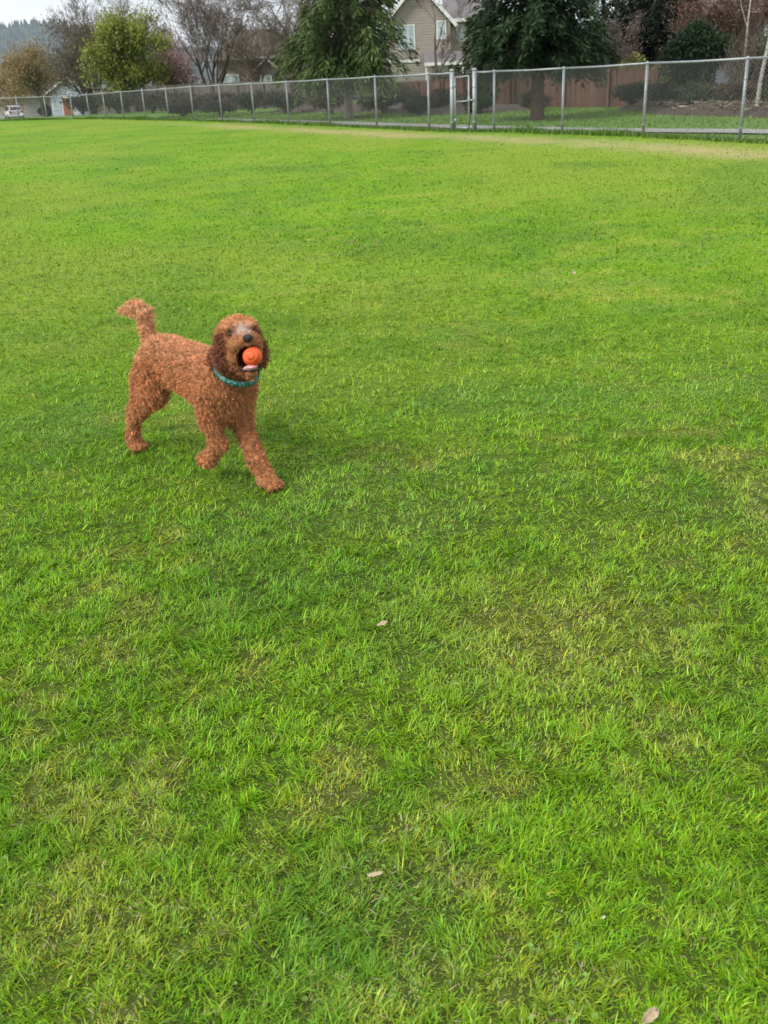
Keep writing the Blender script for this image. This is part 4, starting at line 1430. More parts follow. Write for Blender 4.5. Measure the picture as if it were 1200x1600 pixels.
spots = [
    (2.3, 43.6, .9, .75, 'low dark shrub left of the gate in the mulch bed', DKG),
    (4.6, 42.6, .9, .85, 'dark shrub directly behind the gate', DKG),
    (3.4, 46.5, 1.2, 1.0, 'olive brown shrub behind the gate post in the mulch bed', ((0.05, 0.05, 0.025), (0.12, 0.11, 0.05))),
    (0.9, 48.5, 1.3, 0.95, 'dark grey green shrub right of the pale fir trunk', ((0.025, 0.035, 0.022), (0.07, 0.085, 0.045))),
    (-1.7, 50.5, 1.2, 1.15, 'brownish shrub left of the pale fir trunk', ((0.05, 0.045, 0.03), (0.11, 0.095, 0.06))),
    (-4.2, 55.0, 1.5, 1.3, 'dark broad shrub under the leaning bare tree', ((0.03, 0.032, 0.022), (0.075, 0.075, 0.045))),
    (-6.3, 58.0, 1.2, 1.5, 'upright dark green shrub below the slate gable', ((0.02, 0.042, 0.02), (0.06, 0.09, 0.035))),
    (-8.6, 62.0, 1.6, 1.3, 'wide grey brown hedge plant before the brown house', ((0.04, 0.036, 0.03), (0.09, 0.08, 0.065))),
    (-11.4, 66.0, 1.7, 1.4, 'dark hedge plant below the bare reddish tree', ((0.03, 0.032, 0.022), (0.075, 0.072, 0.045))),
    (-14.4, 71.0, 1.8, 1.6, 'dark brown hedge plant below the pink tree', ((0.035, 0.03, 0.025), (0.085, 0.07, 0.055))),
    (-17.6, 74.5, 1.9, 1.5, 'shadowy green hedge plant below the olive leafy tree', ((0.03, 0.036, 0.022), (0.075, 0.085, 0.045))),
    (-21.2, 78.5, 1.9, 1.6, 'dark hedge plant left of the olive leafy trunk', ((0.03, 0.032, 0.022), (0.075, 0.072, 0.045))),
    (6.9, 42.3, .9, .8, 'small brown shrub beside the reddish conifer trunk', ((0.05, 0.04, 0.028), (0.11, 0.085, 0.055))),
    (-37.6, 123, 0.9, 1.5, 'rounded dark shrub beside the parked car', ((0.025, 0.032, 0.02), (0.06, 0.07, 0.04))),
    (5.7, 75.5, 1.3, 2.0, 'brown green shrub against the taupe house porch', ((0.06, 0.055, 0.03), (0.13, 0.12, 0.06))),
    (1.9, 54.5, 1.7, 1.25, 'dark olive shrub half hiding the far boards left of the gate', ((0.035, 0.038, 0.022), (0.09, 0.085, 0.045))),
    (5.4, 47.5, 1.2, 1.1, 'brown shrub between gate and reddish conifer trunk', ((0.055, 0.045, 0.03), (0.12, 0.095, 0.06))),
    (-7.6, 54.5, 1.3, 1.0, 'low dark shrub behind the middle of the left fence', ((0.03, 0.03, 0.022), (0.07, 0.066, 0.045))),
    (-10.2, 58.5, 1.4, 1.1, 'low grey shrub behind the fence below the pink tree', ((0.035, 0.033, 0.026), (0.08, 0.072, 0.055))),
    (14.8, 39.0, 1.6, 2.6, 'tall dark evergreen shrub behind the birches', ((0.018, 0.036, 0.016), (0.055, 0.085, 0.03))),
    (10.6, 37.0, 0.8, 1.0, 'low dark green shrub at the left foot of the ivy', ((0.02, 0.04, 0.02), (0.06, 0.09, 0.04))),
    (12.0, 33.6, 0.9, 1.1, 'low brown shrub in front of the birches', ((0.06, 0.045, 0.032), (0.13, 0.10, 0.07))),
    (14.4, 29.5, 1.0, 1.6, 'dark shrub cut by the right edge on the bank', ((0.025, 0.035, 0.02), (0.07, 0.075, 0.04))),
    (11.2, 34.6, 1.0, 0.9, 'low dark green groundcover shrub on the right bank', ((0.022, 0.042, 0.02), (0.07, 0.10, 0.04))),
    (12.4, 30.6, 0.9, 0.8, 'small olive shrub on the right bank nearest the fence', ((0.04, 0.048, 0.022), (0.10, 0.11, 0.05))),
    (10.2, 39.6, 0.8, 1.0, 'dark shrub at the end of the warm brown boards', ((0.022, 0.035, 0.02), (0.06, 0.08, 0.038))),
    (9.0, 58.0, 1.6, 1.9, 'dark shrub rising behind the board fence right of the house', ((0.03, 0.035, 0.022), (0.08, 0.08, 0.05))),
]
for k, (x, y, w, h, lab, cc) in enumerate(spots):
    shrub('shrub', lab, (x, y, float(ground_z(x, y))), 60 + k, (w, w * .8, h), 2600, (0.05 + 0.0018 * y, 0.03 + 0.0009 * y), cc, stems=14, lumps=13, power=0.7)
# fallen sticks and leaf litter on the right bank: too many to count
rn = np.random.default_rng(77)
n = 900
t = rn.random(n)
bx = np.interp(t, [0, .3, .6, 1], [13.6, 11.6, 10.6, 10.9]) + rn.normal(0, .5, n)
by = np.interp(t, [0, .3, .6, 1], [25.5, 30, 34, 40]) + rn.normal(0, .4, n)
Cc = np.stack([bx, by, np.full(n, .18) + rn.random(n) * .2], 1)
V, Q = cards(Cc, rn.normal(0, 1, (n, 3)) * np.array([1, 1, .3]), rn.normal(0, 1, (n, 3)), rn.uniform(.08, .5, n), rn.uniform(.03, .07, n))
o = np_mesh('leaf_litter', V, [Q], M['leaf'], col=np.repeat(mix3((0.10, 0.07, 0.05), (0.34, 0.28, 0.23), rn.random(n) ** 1.8), 4, 0))
tag(o, 'dead leaves and twigs strewn over the right hand bank', 'leaf litter', kind='stuff')

# ------------------------------------------------------------------ the dog
# local frame: s forward, t left, z up; origin on the lawn under the hips
DOG_O = (-1.067, 4.113, float(ground_z(-1.067, 4.113)) - 0.006)
DOG_RZ = math.atan2(-0.731, 0.682)
dog = empty('dog', DOG_O, DOG_RZ)
tag(dog, 'curly red brown dog trotting across the lawn with an orange ball in its mouth', 'dog')

# head frame
yaw, pit = R(-22), R(17)
Ha = np.array([math.cos(yaw) * math.cos(pit), math.sin(yaw) * math.cos(pit), math.sin(pit)])
Hb = np.array([-math.sin(yaw), math.cos(yaw), 0.0])
Hc = np.cross(Ha, Hb)
H0 = np.array([0.835, -0.010, 0.588])


def hd(a, b, c):
    return H0 + Ha * a + Hb * b + Hc * c


VOX = 0.0058
lo = np.array([-0.16, -0.24, -0.02]); hi = np.array([1.12, 0.24, 0.76])
nx, ny, nz = ((hi - lo) / VOX).astype(int) + 1
gx_, gy_, gz_ = [(lo[k] + np.arange(n) * VOX).astype(np.float32) for k, n in enumerate((nx, ny, nz))]
PX, PY, PZ = gx_[:, None, None], gy_[None, :, None], gz_[None, None, :]


def d_cap(a, b, ra, rb):
    a = np.asarray(a, np.float32); b = np.asarray(b, np.float32)
    v = b - a
    x, y, z = PX - a[0], PY - a[1], PZ - a[2]
    h = np.clip((x * v[0] + y * v[1] + z * v[2]) / np.float32(v @ v), 0, 1)
    return np.sqrt((x - h * v[0]) ** 2 + (y - h * v[1]) ** 2 + (z - h * v[2]) ** 2) - (ra + (rb - ra) * h)


def d_ell(c, r, ax=None):
    c = np.asarray(c, np.float32)
    x, y, z = PX - c[0], PY - c[1], PZ - c[2]
    if ax is None:
        u, v, w = x, y, z
    else:
        u, v, w = [x * np.float32(e[0]) + y * np.float32(e[1]) + z * np.float32(e[2]) for e in ax]
    k0 = np.sqrt((u / r[0]) ** 2 + (v / r[1]) ** 2 + (w / r[2]) ** 2)
    k1 = np.sqrt((u / r[0] ** 2) ** 2 + (v / r[1] ** 2) ** 2 + (w / r[2] ** 2) ** 2)
    return k0 * (k0 - 1) / (k1 + 1e-6)


def smin(a, b, k):
    h = np.clip(0.5 + 0.5 * (b - a) / k, 0, 1)
    return b + (a - b) * h - k * h * (1 - h)


HAX = (Ha, Hb, Hc)
prims = [
    # trunk
    (d_ell((0.290, 0, 0.432), (0.125, 0.090, 0.094)), 0),
    (d_ell((0.46, 0, 0.420), (0.21, 0.092, 0.103)), .05),
    (d_ell((0.635, 0, 0.392), (0.150, 0.098, 0.128)), .05),
    (d_cap((0.695, 0, 0.345), (0.705, 0, 0.39), 0.076, 0.076), .05),
    (d_cap((0.69, 0, 0.435), (0.80, -0.008, 0.545), 0.084, 0.066), .05),
    # right hind leg (near side, planted)
    (d_cap((0.270, -0.055, 0.41), (0.280, -0.078, 0.30), 0.070, 0.050), .04),
    (d_cap((0.275, -0.078, 0.30), (0.115, -0.080, 0.175), 0.050, 0.029), .03),
    (d_cap((0.215, -0.075, 0.36), (0.165, -0.080, 0.235), 0.050, 0.034), .03),
    (d_cap((0.100, -0.080, 0.185), (0.048, -0.080, 0.055), 0.027, 0.026), .02),
    (d_ell((0.058, -0.080, 0.034), (0.044, 0.031, 0.030)), .02),
    # left hind leg (far side, pushed back)
    (d_cap((0.255, 0.055, 0.42), (0.170, 0.055, 0.345), 0.070, 0.044), .04),
    (d_cap((0.170, 0.055, 0.345), (0.005, 0.050, 0.245), 0.044, 0.028), .03),
    (d_cap((0.000, 0.050, 0.245), (-0.090, 0.048, 0.130), 0.028, 0.026), .02),
    (d_ell((-0.100, 0.055, 0.110), (0.028, 0.028, 0.040)), .02),
    # right fore leg (lifted and folded)
    (d_cap((0.705, -0.070, 0.385), (0.668, -0.066, 0.275), 0.056, 0.038), .04),
    (d_cap((0.668, -0.066, 0.275), (0.696, -0.062, 0.172), 0.037, 0.028), .03),
    (d_cap((0.696, -0.062, 0.170), (0.622, -0.062, 0.098), 0.028, 0.025), .02),
    (d_ell((0.598, -0.062, 0.080), (0.042, 0.032, 0.030)), .02),
    # left fore leg (reaching forward, planted)
    (d_cap((0.700, 0.060, 0.385), (0.672, 0.062, 0.262), 0.064, 0.047), .05),
    (d_cap((0.672, 0.062, 0.262), (0.790, 0.045, 0.098), 0.043, 0.029), .03),
    (d_cap((0.790, 0.045, 0.098), (0.850, 0.037, 0.042), 0.031, 0.031), .02),
    (d_ell((0.868, 0.035, 0.030), (0.048, 0.034, 0.028)), .02),
    # hock and wrist bones, toes
    (d_ell((0.086, -0.080, 0.196), (0.024, 0.020, 0.026)), .015),
    (d_ell((0.786, 0.044, 0.104), (0.032, 0.031, 0.034)), .02),
    (d_ell((0.906, 0.008, 0.022), (0.020, 0.0105, 0.017)), .006),
    (d_ell((0.914, 0.026, 0.022), (0.020, 0.0105, 0.017)), .006),
    (d_ell((0.914, 0.044, 0.022), (0.020, 0.0105, 0.017)), .006),
    (d_ell((0.906, 0.062, 0.022), (0.020, 0.0105, 0.017)), .006),
    (d_ell((0.092, -0.107, 0.022), (0.020, 0.0105, 0.017)), .006),
    (d_ell((0.100, -0.089, 0.022), (0.020, 0.0105, 0.017)), .006),
    (d_ell((0.100, -0.071, 0.022), (0.020, 0.0105, 0.017)), .006),
    (d_ell((0.092, -0.053, 0.022), (0.020, 0.0105, 0.017)), .006),
    # tail
    (d_cap((0.185, 0, 0.470), (0.162, 0, 0.545), 0.030, 0.023), .04),
    (d_cap((0.162, 0, 0.545), (0.165, 0, 0.605), 0.023, 0.027), .02),
    (d_cap((0.160, 0, 0.612), (0.095, 0, 0.620), 0.028, 0.028), .02),
    (d_cap((0.095, 0, 0.620), (-0.050, 0, 0.588), 0.026, 0.006), .02),
    # skull, topknot, cheeks, muzzle, jaw
    (d_ell(hd(-0.005, 0, 0.006), (0.084, 0.068, 0.076), HAX), .03),
    (d_ell(hd(-0.002, 0, 0.046), (0.070, 0.062, 0.042), HAX), .03),
    (d_ell(hd(0.045, -0.032, -0.036), (0.050, 0.033, 0.050), HAX), .03),
    (d_ell(hd(0.045, 0.032, -0.036), (0.050, 0.033, 0.050), HAX), .03),
    (d_cap(hd(0.055, 0, 0.004), hd(0.118, 0, 0.000), 0.042, 0.034), .03),
    (d_ell(hd(0.102, -0.028, -0.012), (0.044, 0.032, 0.030), HAX), .02),
    (d_ell(hd(0.102, 0.028, -0.012), (0.044, 0.032, 0.030), HAX), .02),
    (d_ell(hd(0.062, -0.044, 0.056), (0.026, 0.024, 0.018), HAX), .02),
    (d_ell(hd(0.062, 0.044, 0.056), (0.026, 0.024, 0.018), HAX), .02),
    (d_cap(hd(0.015, 0, -0.076), hd(0.096, 0.002, -0.112), 0.036, 0.022), .025),
]
D = None
for d, k in prims:
    D = d if D is None else smin(D, d, k)
# ears
for sgn in (-1, 1):
    e = d_cap(hd(-0.018, sgn * 0.060, 0.030), hd(-0.014, sgn * 0.072, -0.030), 0.020, 0.022)
    e = smin(e, d_cap(hd(-0.014, sgn * 0.072, -0.030), hd(-0.012, sgn * 0.072, -0.078), 0.022, 0.018), .02)
    e2 = d_cap(hd(0.006, sgn * 0.072, -0.02), hd(0.008, sgn * 0.070, -0.070), 0.016, 0.018)
    e = smin(e, e2, .02)
    D = smin(D, e, .014)
# open mouth: hollow between muzzle and lower jaw, room for the ball
mouth = np.minimum(d_ell(hd(0.120, 0, -0.066), (0.070, 0.034, 0.044), HAX), d_ell(hd(0.124, 0.012, -0.058), (0.037, 0.037, 0.037), HAX))
D = -smin(-D, mouth, .008)
del PX, PY, PZ, prims


def surface_nets(D):
    S = D < 0
    nx, ny, nz = D.shape
    cs = np.zeros((nx - 1, ny - 1, nz - 1), np.int8)
    acc = np.zeros((nx - 1, ny - 1, nz - 1, 3), np.float32)
    cnt = np.zeros((nx - 1, ny - 1, nz - 1), np.float32)
    sl = lambda o, n: slice(o, o + n - 1)
    for ax in range(3):
        o1s = [(a, b) for a in (0, 1) for b in (0, 1)]
        for a, b in o1s:
            o0 = [0, 0, 0]
            oth = [k for k in range(3) if k != ax]
            o0[oth[0]], o0[oth[1]] = a, b
            o1 = list(o0); o1[ax] = 1
            A = D[sl(o0[0], nx), sl(o0[1], ny), sl(o0[2], nz)]
            B = D[sl(o1[0], nx), sl(o1[1], ny), sl(o1[2], nz)]
            m = (A < 0) != (B < 0)
            t = np.where(m, A / (A - B + 1e-12), 0)
            cnt += m
            for k in range(3):
                acc[..., k] += np.where(m, (t if k == ax else o0[k]), 0)
    act = cnt > 0
    idx = np.full(act.shape, -1, np.int64)
    I = np.argwhere(act)
    idx[act] = np.arange(len(I))
    V = lo[None] + (I + acc[act] / cnt[act][:, None]) * VOX
    quads = []
    for ax in range(3):
        sA = [slice(None)] * 3; sB = [slice(None)] * 3
        sA[ax] = slice(0, -1); sB[ax] = slice(1, None)
        m = S[tuple(sA)] != S[tuple(sB)]
        P = np.argwhere(m)
        oth = [k for k in range(3) if k != ax]
        P = P[(P[:, oth[0]] > 0) & (P[:, oth[1]] > 0) & (P[:, oth[0]] < D.shape[oth[0]] - 1) & (P[:, oth[1]] < D.shape[oth[1]] - 1)]
        flip = S[tuple(P.T)]
        q = []
        for a, b in ((-1, -1), (0, -1), (0, 0), (-1, 0)):
            C = P.copy(); C[:, oth[0]] += a; C[:, oth[1]] += b
            q.append(idx[tuple(C.T)])
        q = np.stack(q, 1)
        f = flip if ax != 1 else ~flip
        q[~f] = q[~f][:, ::-1]
        quads.append(q)
    return V, np.concatenate(quads)


DV, DQ = surface_nets(D)
G = np.stack(np.gradient(D, VOX), -1)


def sdf_normal(P):
    ii = np.clip(((P - lo) / VOX).round().astype(int), 0, np.array(D.shape) - 1)
    n = G[ii[:, 0], ii[:, 1], ii[:, 2]]
    return n / (np.linalg.norm(n, axis=1)[:, None] + 1e-9)


DN = sdf_normal(DV)
hl = np.stack([(DV - H0) @ Ha, (DV - H0) @ Hb, (DV - H0) @ Hc], 1)


def mouth_mask(h):
    return ((h[:, 0] > 0.045) & (np.abs(h[:, 1]) < 0.050) & (h[:, 2] < -0.018) & (h[:, 2] > -0.110)
            & ((((h[:, 0] - .118) / .078) ** 2 + (h[:, 1] / .042) ** 2 + ((h[:, 2] + .064) / .052) ** 2) < 1.0))


def coat_colour(P, h, rn=None):
    """coat colour by body region, with a sunlit back painted in"""
    n = len(P)
    c = np.tile(np.array([[0.60, 0.265, 0.115]]), (n, 1))
    light = np.array([0.84, 0.50, 0.28])
    up = sstep(0.38, 0.56, P[:, 2]) * sstep(0.80, 0.55, P[:, 0])  # upper body made lighter: sunlight on the back painted into the coat colour
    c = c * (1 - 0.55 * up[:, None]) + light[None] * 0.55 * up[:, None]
    head = (np.linalg.norm(P - H0, axis=1) < 0.155) & (P[:, 2] > 0.44)
    ear = head & (np.abs(h[:, 1]) > 0.060) & (h[:, 2] < 0.045) & (h[:, 0] < 0.05)
    c[head & ~ear] = c[head & ~ear] * 0.88
    c[ear] = np.array([0.25, 0.088, 0.04])
    top = head & (h[:, 2] > 0.055)
    c[top] = np.array([0.70, 0.33, 0.15])
    lowjaw = head & (h[:, 2] < -0.062) & (h[:, 0] > 0.055) & (np.abs(h[:, 1]) < 0.036) & ~ear
    c[lowjaw] = np.array([0.24, 0.09, 0.042])
    orbit = head & ((((h[:, 0] - .070) / .022) ** 2 + ((np.abs(h[:, 1]) - .043) / .017) ** 2 + ((h[:, 2] - .032) / .015) ** 2) < 1)
    c[orbit] = np.array([0.26, 0.10, 0.05])
    br = head * np.exp(-(h[:, 1] / 0.026) ** 2 - ((h[:, 0] - 0.105) / 0.040) ** 2 - ((h[:, 2] - 0.042) / 0.030) ** 2) * 1.2
    br = np.clip(br, 0, 0.85)
    c = c * (1 - br[:, None]) + np.array([0.72, 0.60, 0.52])[None] * br[:, None]
    lips = head & (h[:, 0] > 0.095) & (np.abs(h[:, 1]) < 0.04) & (h[:, 2] < -0.026) & (h[:, 2] > -0.05)
    c[lips] = np.array([0.15, 0.055, 0.028])
    return c


nse = fbm((DV[:, 0], DV[:, 1], DV[:, 2]), 0.022, 201, 2) - 0.5
mm = mouth_mask(hl)
disp = np.where(mm, 0, 0.016 * nse)
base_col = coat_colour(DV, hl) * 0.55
base_col[mm] = np.array([0.055, 0.018, 0.016])
M['coat_base'] = mat_col('undercoat', rough=0.9, spec=0.1)
M['coat'] = mat_col('curly_coat', rough=0.5, trans=0.18, spec=0.3, sheen=0.2)
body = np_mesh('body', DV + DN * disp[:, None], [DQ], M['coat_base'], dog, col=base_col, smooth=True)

# curls: small helical ribbons all over the skin
rn = np.random.default_rng(55)
a, b, c, d = [DV[DQ[:, k]] for k in range(4)]
ar = 0.5 * np.linalg.norm(np.cross(c - a, d - b), axis=1)
NL = 60000
fi = rn.choice(len(DQ), NL, p=ar / ar.sum())
u, v = rn.random(NL)[:, None], rn.random(NL)[:, None]
P = (a[fi] * (1 - u) + b[fi] * u) * (1 - v) + (d[fi] * (1 - u) + c[fi] * u) * v
h = np.stack([(P - H0) @ Ha, (P - H0) @ Hb, (P - H0) @ Hc], 1)
ok = ~mouth_mask(h) & (P[:, 2] > 0.004)
nosed = np.linalg.norm(h - np.array([0.150, 0, 0.004]), axis=1)
ok &= nosed > 0.020
P, h = P[ok], h[ok]
N = sdf_normal(P)
n = len(P)
head = (np.linalg.norm(P - H0, axis=1) < 0.16) & (P[:, 2] > 0.43)
face = head & (h[:, 0] > 0.045)
ear = head & (np.abs(h[:, 1]) > 0.060) & (h[:, 2] < 0.045) & (h[:, 0] < 0.05)
clump = np.stack([vnoise((P[:, 0], P[:, 1], P[:, 2]), 0.017, 300 + k) - 0.5 for k in range(3)], 1)
flow = np.array([-0.35, 0, -0.55])[None] + clump * 2.0
flow[ear] = np.array([0.1, 0, -1.0])[None] + clump[ear] * 1.2
flow = flow - N * (flow * N).sum(1)[:, None]
from mathutils import kdtree
NCL = 5600
ci = rn.choice(n, NCL, replace=False)
kd = kdtree.KDTree(NCL)
for k, i in enumerate(ci): kd.insert(P[i], k)
kd.balance()
near = np.array([kd.find(p)[1] for p in P])
ctip = P[ci] + N[ci] * rn.uniform(0.007, 0.024, NCL)[:, None] + flow[ci] * 0.008
ctip[face[ci]] = P[ci][face[ci]] + N[ci][face[ci]] * 0.006 + flow[ci][face[ci]] * 0.006
ctone = np.exp(rn.normal(0, 0.18, NCL))[near]
dr = (ctip[near] - P) * 0.85 + N * 0.006 + rn.normal(0, 0.0025, (n, 3))
dr /= np.linalg.norm(dr, axis=1)[:, None]
Ln = rn.uniform(0.010, 0.023, n)
Ln[ear] *= 1.1
Ln[face] *= 0.55
legs = P[:, 2] < 0.24
Ln[legs] *= 0.85
Ln[P[:, 2] < 0.055] *= 0.6
a1 = np.cross(dr, rn.normal(0, 1, (n, 3)))
a1 /= np.linalg.norm(a1, axis=1)[:, None]
a2 = np.cross(dr, a1)
rho = rn.uniform(0.0022, 0.0045, n)
rho[face] *= 0.6
ph = rn.uniform(0, 2 * PI, n) * 0.35 + 2 * PI * vnoise((P[:, 0], P[:, 1], P[:, 2]), 0.014, 310)
turns = rn.uniform(0.8, 1.7, n) * 2 * PI
wd = rn.uniform(0.0008, 0.0015, n)
wd[face] *= 0.8
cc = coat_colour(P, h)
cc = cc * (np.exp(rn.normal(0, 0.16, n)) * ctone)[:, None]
NS = 4
Vs = []
pts = []
for s in range(NS + 1):
    t = s / NS
    amp = rho * min(1, 0.25 + 1.4 * t)
    pts.append(P - N * 0.003 + dr * (Ln * t)[:, None] + (a1 * np.cos(ph + turns * t)[:, None] + a2 * np.sin(ph + turns * t)[:, None]) * amp[:, None])
for s in range(NS + 1):
    tg = pts[min(s + 1, NS)] - pts[max(s - 1, 0)]
    sd = np.cross(tg, N * 0.6 + a1)
    sd /= np.linalg.norm(sd, axis=1)[:, None] + 1e-9
    w = wd * (1.0 - 0.65 * (s / NS))
    Vs += [pts[s] - sd * w[:, None], pts[s] + sd * w[:, None]]
VV = np.stack(Vs, 1).reshape(-1, 3)
m = 2 * (NS + 1)
bs = np.arange(n) * m
Q = np.concatenate([np.stack([bs + 2 * s, bs + 2 * s + 1, bs + 2 * s + 3, bs + 2 * s + 2], 1) for s in range(NS)])
coat = np_mesh('coat', VV, [Q], M['coat'], dog, col=np.repeat(cc, m, 0), smooth=True)
coat['kind'] = 'stuff'
print('dog body faces', len(DQ), 'coat tris', len(Q) * 2)


def ellipsoid(name, centre, rad, ax, mat, parent, nu=20, nv=12, shape=None):
    V, F = [], []
    for i in range(nv + 1):
        th = PI * i / nv
        for k in range(nu):
            p = 2 * PI * k / nu
            x, y, z = math.cos(p) * math.sin(th), math.sin(p) * math.sin(th), math.cos(th)
            if shape: x, y, z = shape(x, y, z)
            V.append(centre + ax[0] * x * rad[0] + ax[1] * y * rad[1] + ax[2] * z * rad[2])
    for i in range(nv):
        for k in range(nu):
            F.append((i * nu + k, (i + 1) * nu + k, (i + 1) * nu + (k + 1) % nu, i * nu + (k + 1) % nu))
    return np_mesh(name, np.array(V), [np.array(F)], mat, parent, smooth=True)


M['nose'] = mat_noise('dog_nose', (0.010, 0.008, 0.009), (0.022, 0.018, 0.019), 60, 0.35, 0.5, 200)
M['eye'] = mat_plain('dog_eye', (0.02, 0.010, 0.006), 0.08, spec=0.8)
M['tongue'] = mat_noise('dog_tongue', (0.62, 0.26, 0.28), (0.74, 0.38, 0.40), 40, 0.35, 0.2)
M['teeth'] = mat_plain('dog_teeth', (0.80, 0.76, 0.68), 0.35)
M['lip'] = mat_plain('dog_lip', (0.035, 0.018, 0.018), 0.45)
ellipsoid('nose', hd(0.152, 0, 0.004), (0.015, 0.0185, 0.0145), HAX, M['nose'], dog,
          shape=lambda x, y, z: (x, y * (1 + 0.25 * z), z))
for sgn in (-1, 1):
    ellipsoid('eye', hd(0.072, sgn * 0.041, 0.030), (0.0082, 0.0082, 0.0082), HAX, M['eye'], dog)
ellipsoid('tongue', hd(0.108, 0.004, -0.094), (0.036, 0.022, 0.011), HAX, M['tongue'], dog,
          shape=lambda x, y, z: (x, y, z - 0.35 * (1 - y * y)))
# lower lip rim and teeth follow the jaw arc
lip, teeth = MB(), MB()
arc = [hd(0.062 + 0.066 * math.sin(t), 0.003 + 0.029 * math.cos(t) * (1 if True else 0), -0.098 - 0.010 * math.sin(t)) for t in np.linspace(0, PI, 15)]
lip.tube(arc, 0.0045, 7)
lip.build('lower_lip', M['lip'], dog, smooth=True)
for k in range(2, 13):
    p = Vector(arc[k]) * 0.95 + Vector(hd(0.09, 0.003, -0.1)) * 0.05
    teeth.tube([p, p + Vector(Hc) * (0.006 if k not in (3, 11) else 0.013)], [0.0030, 0.0016], 6)
teeth.build('teeth', M['teeth'], dog, smooth=True)

# collar round the neck
M['collar'] = None
mcol, cn, cl, cb = new_mat('patterned_collar')
tc = cn.new('ShaderNodeTexCoord')
vo = cn.new('ShaderNodeTexVoronoi')
vo.inputs['Scale'].default_value = 75
rp = cn.new('ShaderNodeValToRGB')
rp.color_ramp.elements[0].position = 0.25; rp.color_ramp.elements[0].color = (0.20, 0.34, 0.30, 1)
rp.color_ramp.elements[1].position = 0.5; rp.color_ramp.elements[1].color = (0.012, 0.13, 0.115, 1)
cl.new(tc.outputs['Object'], vo.inputs['Vector'])
cl.new(vo.outputs['Distance'], rp.inputs['Fac'])
cl.new(rp.outputs['Color'], cb.inputs['Base Color'])
setc(cb, 'Roughness', 0.7)
M['collar'] = mcol
nc_ = np.array([0.790, -0.004, 0.478])
na = np.array([0.42, -0.06, 0.90]); na /= np.linalg.norm(na)
n1 = np.cross(na, np.array([0, 1.0, 0])); n1 /= np.linalg.norm(n1)
n2 = np.cross(na, n1)
V, F = [], []
NC = 64
for k in range(NC):
    a_ = 2 * PI * k / NC
    dv = n1 * math.cos(a_) * 0.090 + n2 * math.sin(a_) * 0.080
    du = dv / np.linalg.norm(dv)
    for (o_, w_) in ((0, -.0125), (.004, -.0115), (.004, .0115), (0, .0125), (-.003, 0)):
        V.append(nc_ + dv + du * o_ + na * w_)
for k in range(NC):
    for j in range(5):
        F.append((k * 5 + j, k * 5 + (j + 1) % 5, ((k + 1) % NC) * 5 + (j + 1) % 5, ((k + 1) % NC) * 5 + j))
collar = np_mesh('collar', np.array(V), [np.array(F)], M['collar'], dog, smooth=True)
collar['label'] = 'patterned teal green fabric collar'

# ------------------------------------------------------------------ ball held in the mouth
M['ball'] = mat_noise('orange_rubber', (0.60, 0.075, 0.02), (0.92, 0.15, 0.035), 34, 0.55, 0.15, 60)
rotd = Matrix.Rotation(DOG_RZ, 3, 'Z')
bc = Vector(DOG_O) + rotd @ Vector(hd(0.124, 0.012, -0.058))
BR = 0.0355
bx_ = rotd @ Vector(Ha * 0.80 + Hb * -0.45 + Hc * 0.15)
bx_.normalize()
V, F = [], []
by_ = bx_.orthogonal().normalized(); bz_ = bx_.cross(by_)
lat = np.linspace(0, PI, 49)
for i, th in enumerate(lat):
    rr = BR
    for g in (0.62, 1.25):
        rr -= 0.0030 * math.exp(-((th - g) / 0.05) ** 2)
    for k in range(48):
        p = 2 * PI * k / 48
        V.append(tuple(bx_ * math.cos(th) * rr + (by_ * math.cos(p) + bz_ * math.sin(p)) * math.sin(th) * rr))
for i in range(48):
    for k in range(48):
        F.append((i * 48 + k, (i + 1) * 48 + k, (i + 1) * 48 + (k + 1) % 48, i * 48 + (k + 1) % 48))
ball = np_mesh('ball', np.array(V), [np.array(F)], M['ball'], smooth=True, loc=bc)
tag(ball, 'bright orange rubber ball with a moulded ring held in the dog mouth', 'ball')

# ------------------------------------------------------------------ litter on the lawn
M['leaf_tan'] = mat_noise('dry_leaf', (0.34, 0.27, 0.16), (0.52, 0.43, 0.29), 30, 0.8, 0.4, 60)
M['leaf_brown'] = mat_noise('brown_leaf', (0.16, 0.10, 0.055), (0.27, 0.18, 0.10), 30, 0.8, 0.4, 60)
M['petal'] = mat_noise('white_petal', (0.38, 0.42, 0.30), (0.50, 0.54, 0.42), 30, 0.6)


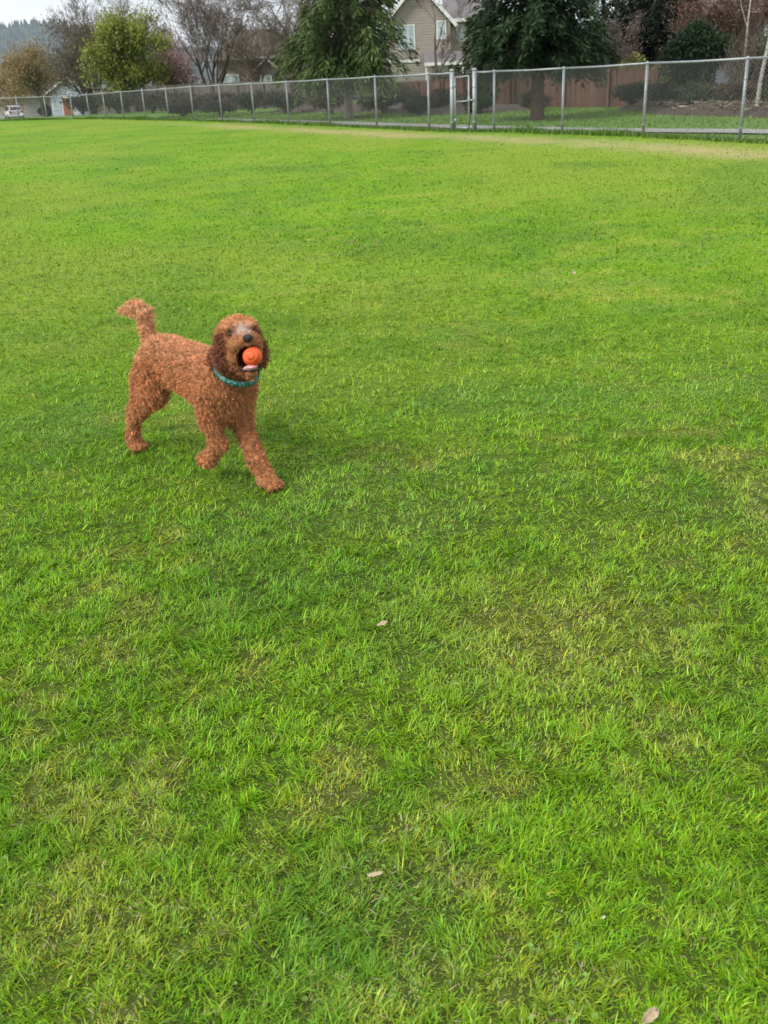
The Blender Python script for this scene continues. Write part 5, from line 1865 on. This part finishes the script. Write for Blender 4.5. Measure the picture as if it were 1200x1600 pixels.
def fallen_leaf(label, x, y, L, W, rz, mat, z=0.03, curl=0.5, name='fallen_leaf', tilt=0.25):
    mb = MB()
    nu, nv = 9, 5
    rr = random.Random(int(x * 1000 + y * 77))
    for i in range(nu):
        u = i / (nu - 1)
        w = W * (math.sin(PI * min(1, u * 0.93 + 0.05)) ** 0.75) * (1 + 0.28 * rr.uniform(-1, 1)) * 0.5
        for j in range(nv):
            v = j / (nv - 1) * 2 - 1
            mb.v.append(((u - .5) * L, v * w, curl * W * (0.5 * v * v + 0.35 * (u - .5) ** 2) + rr.uniform(-.03, .03) * W))
    for i in range(nu - 1):
        for j in range(nv - 1):
            mb.f.append((i * nv + j, (i + 1) * nv + j, (i + 1) * nv + j + 1, i * nv + j + 1))
    o = mb.build(name, M[mat], smooth=True)
    o.location = (x, y, float(ground_z(x, y)) + z)
    o.rotation_euler = (tilt, -tilt * .6, rz)
    sm = o.modifiers.new('thick', 'SOLIDIFY'); sm.thickness = 0.0008
    tag(o, label, 'leaf' if name == 'fallen_leaf' else 'petal')
    return o


fallen_leaf('pale tan dry leaf at the bottom edge near the right corner', 0.398, 1.09, 0.036, 0.018, 0.6, 'leaf_tan', curl=0.9, z=.026)
fallen_leaf('left of two small brown leaves far out on the lawn', -0.19, 9.46, 0.06, 0.03, 0.3, 'leaf_brown', z=.035, tilt=.45)
fallen_leaf('right of two small brown leaves far out on the lawn', 0.06, 9.38, 0.05, 0.028, -0.5, 'leaf_brown', z=.035, tilt=.45)
fallen_leaf('single tan leaf on the right half of the mid lawn', 1.54, 7.45, 0.045, 0.03, 1.0, 'leaf_tan', z=.036, tilt=.5)
fallen_leaf('beige curled leaf low in the picture left of centre', -0.05, 1.44, 0.032, 0.009, 0.1, 'leaf_tan', z=.018)
fallen_leaf('pale beige scrap of leaf on the lawn in the centre', -0.02, 2.39, 0.034, 0.014, 0.4, 'leaf_tan', z=.020)
fallen_leaf('tiny white petal near the bottom right of the lawn', 0.37, 1.30, 0.008, 0.004, 0.5, 'petal', z=.026, name='fallen_petal')

# ------------------------------------------------------------------ air
M['haze'] = bpy.data.materials.new('haze')
M['haze'].use_nodes = True
hn, hlk = M['haze'].node_tree.nodes, M['haze'].node_tree.links
hn.clear()
ho = hn.new('ShaderNodeOutputMaterial')
hv = hn.new('ShaderNodeVolumePrincipled')
hv.inputs['Color'].default_value = (0.70, 0.85, 1.0, 1)
hv.inputs['Density'].default_value = 0.00006
hv.inputs['Anisotropy'].default_value = 0.0
hlk.new(hv.outputs[0], ho.inputs['Volume'])
if HAZE:
    o = MB().box(-7600, 7600, -60, 7600, -9, 520).build('haze', M['haze'])
    tag(o, 'thin bluish haze in the distant air', 'haze', kind='stuff')
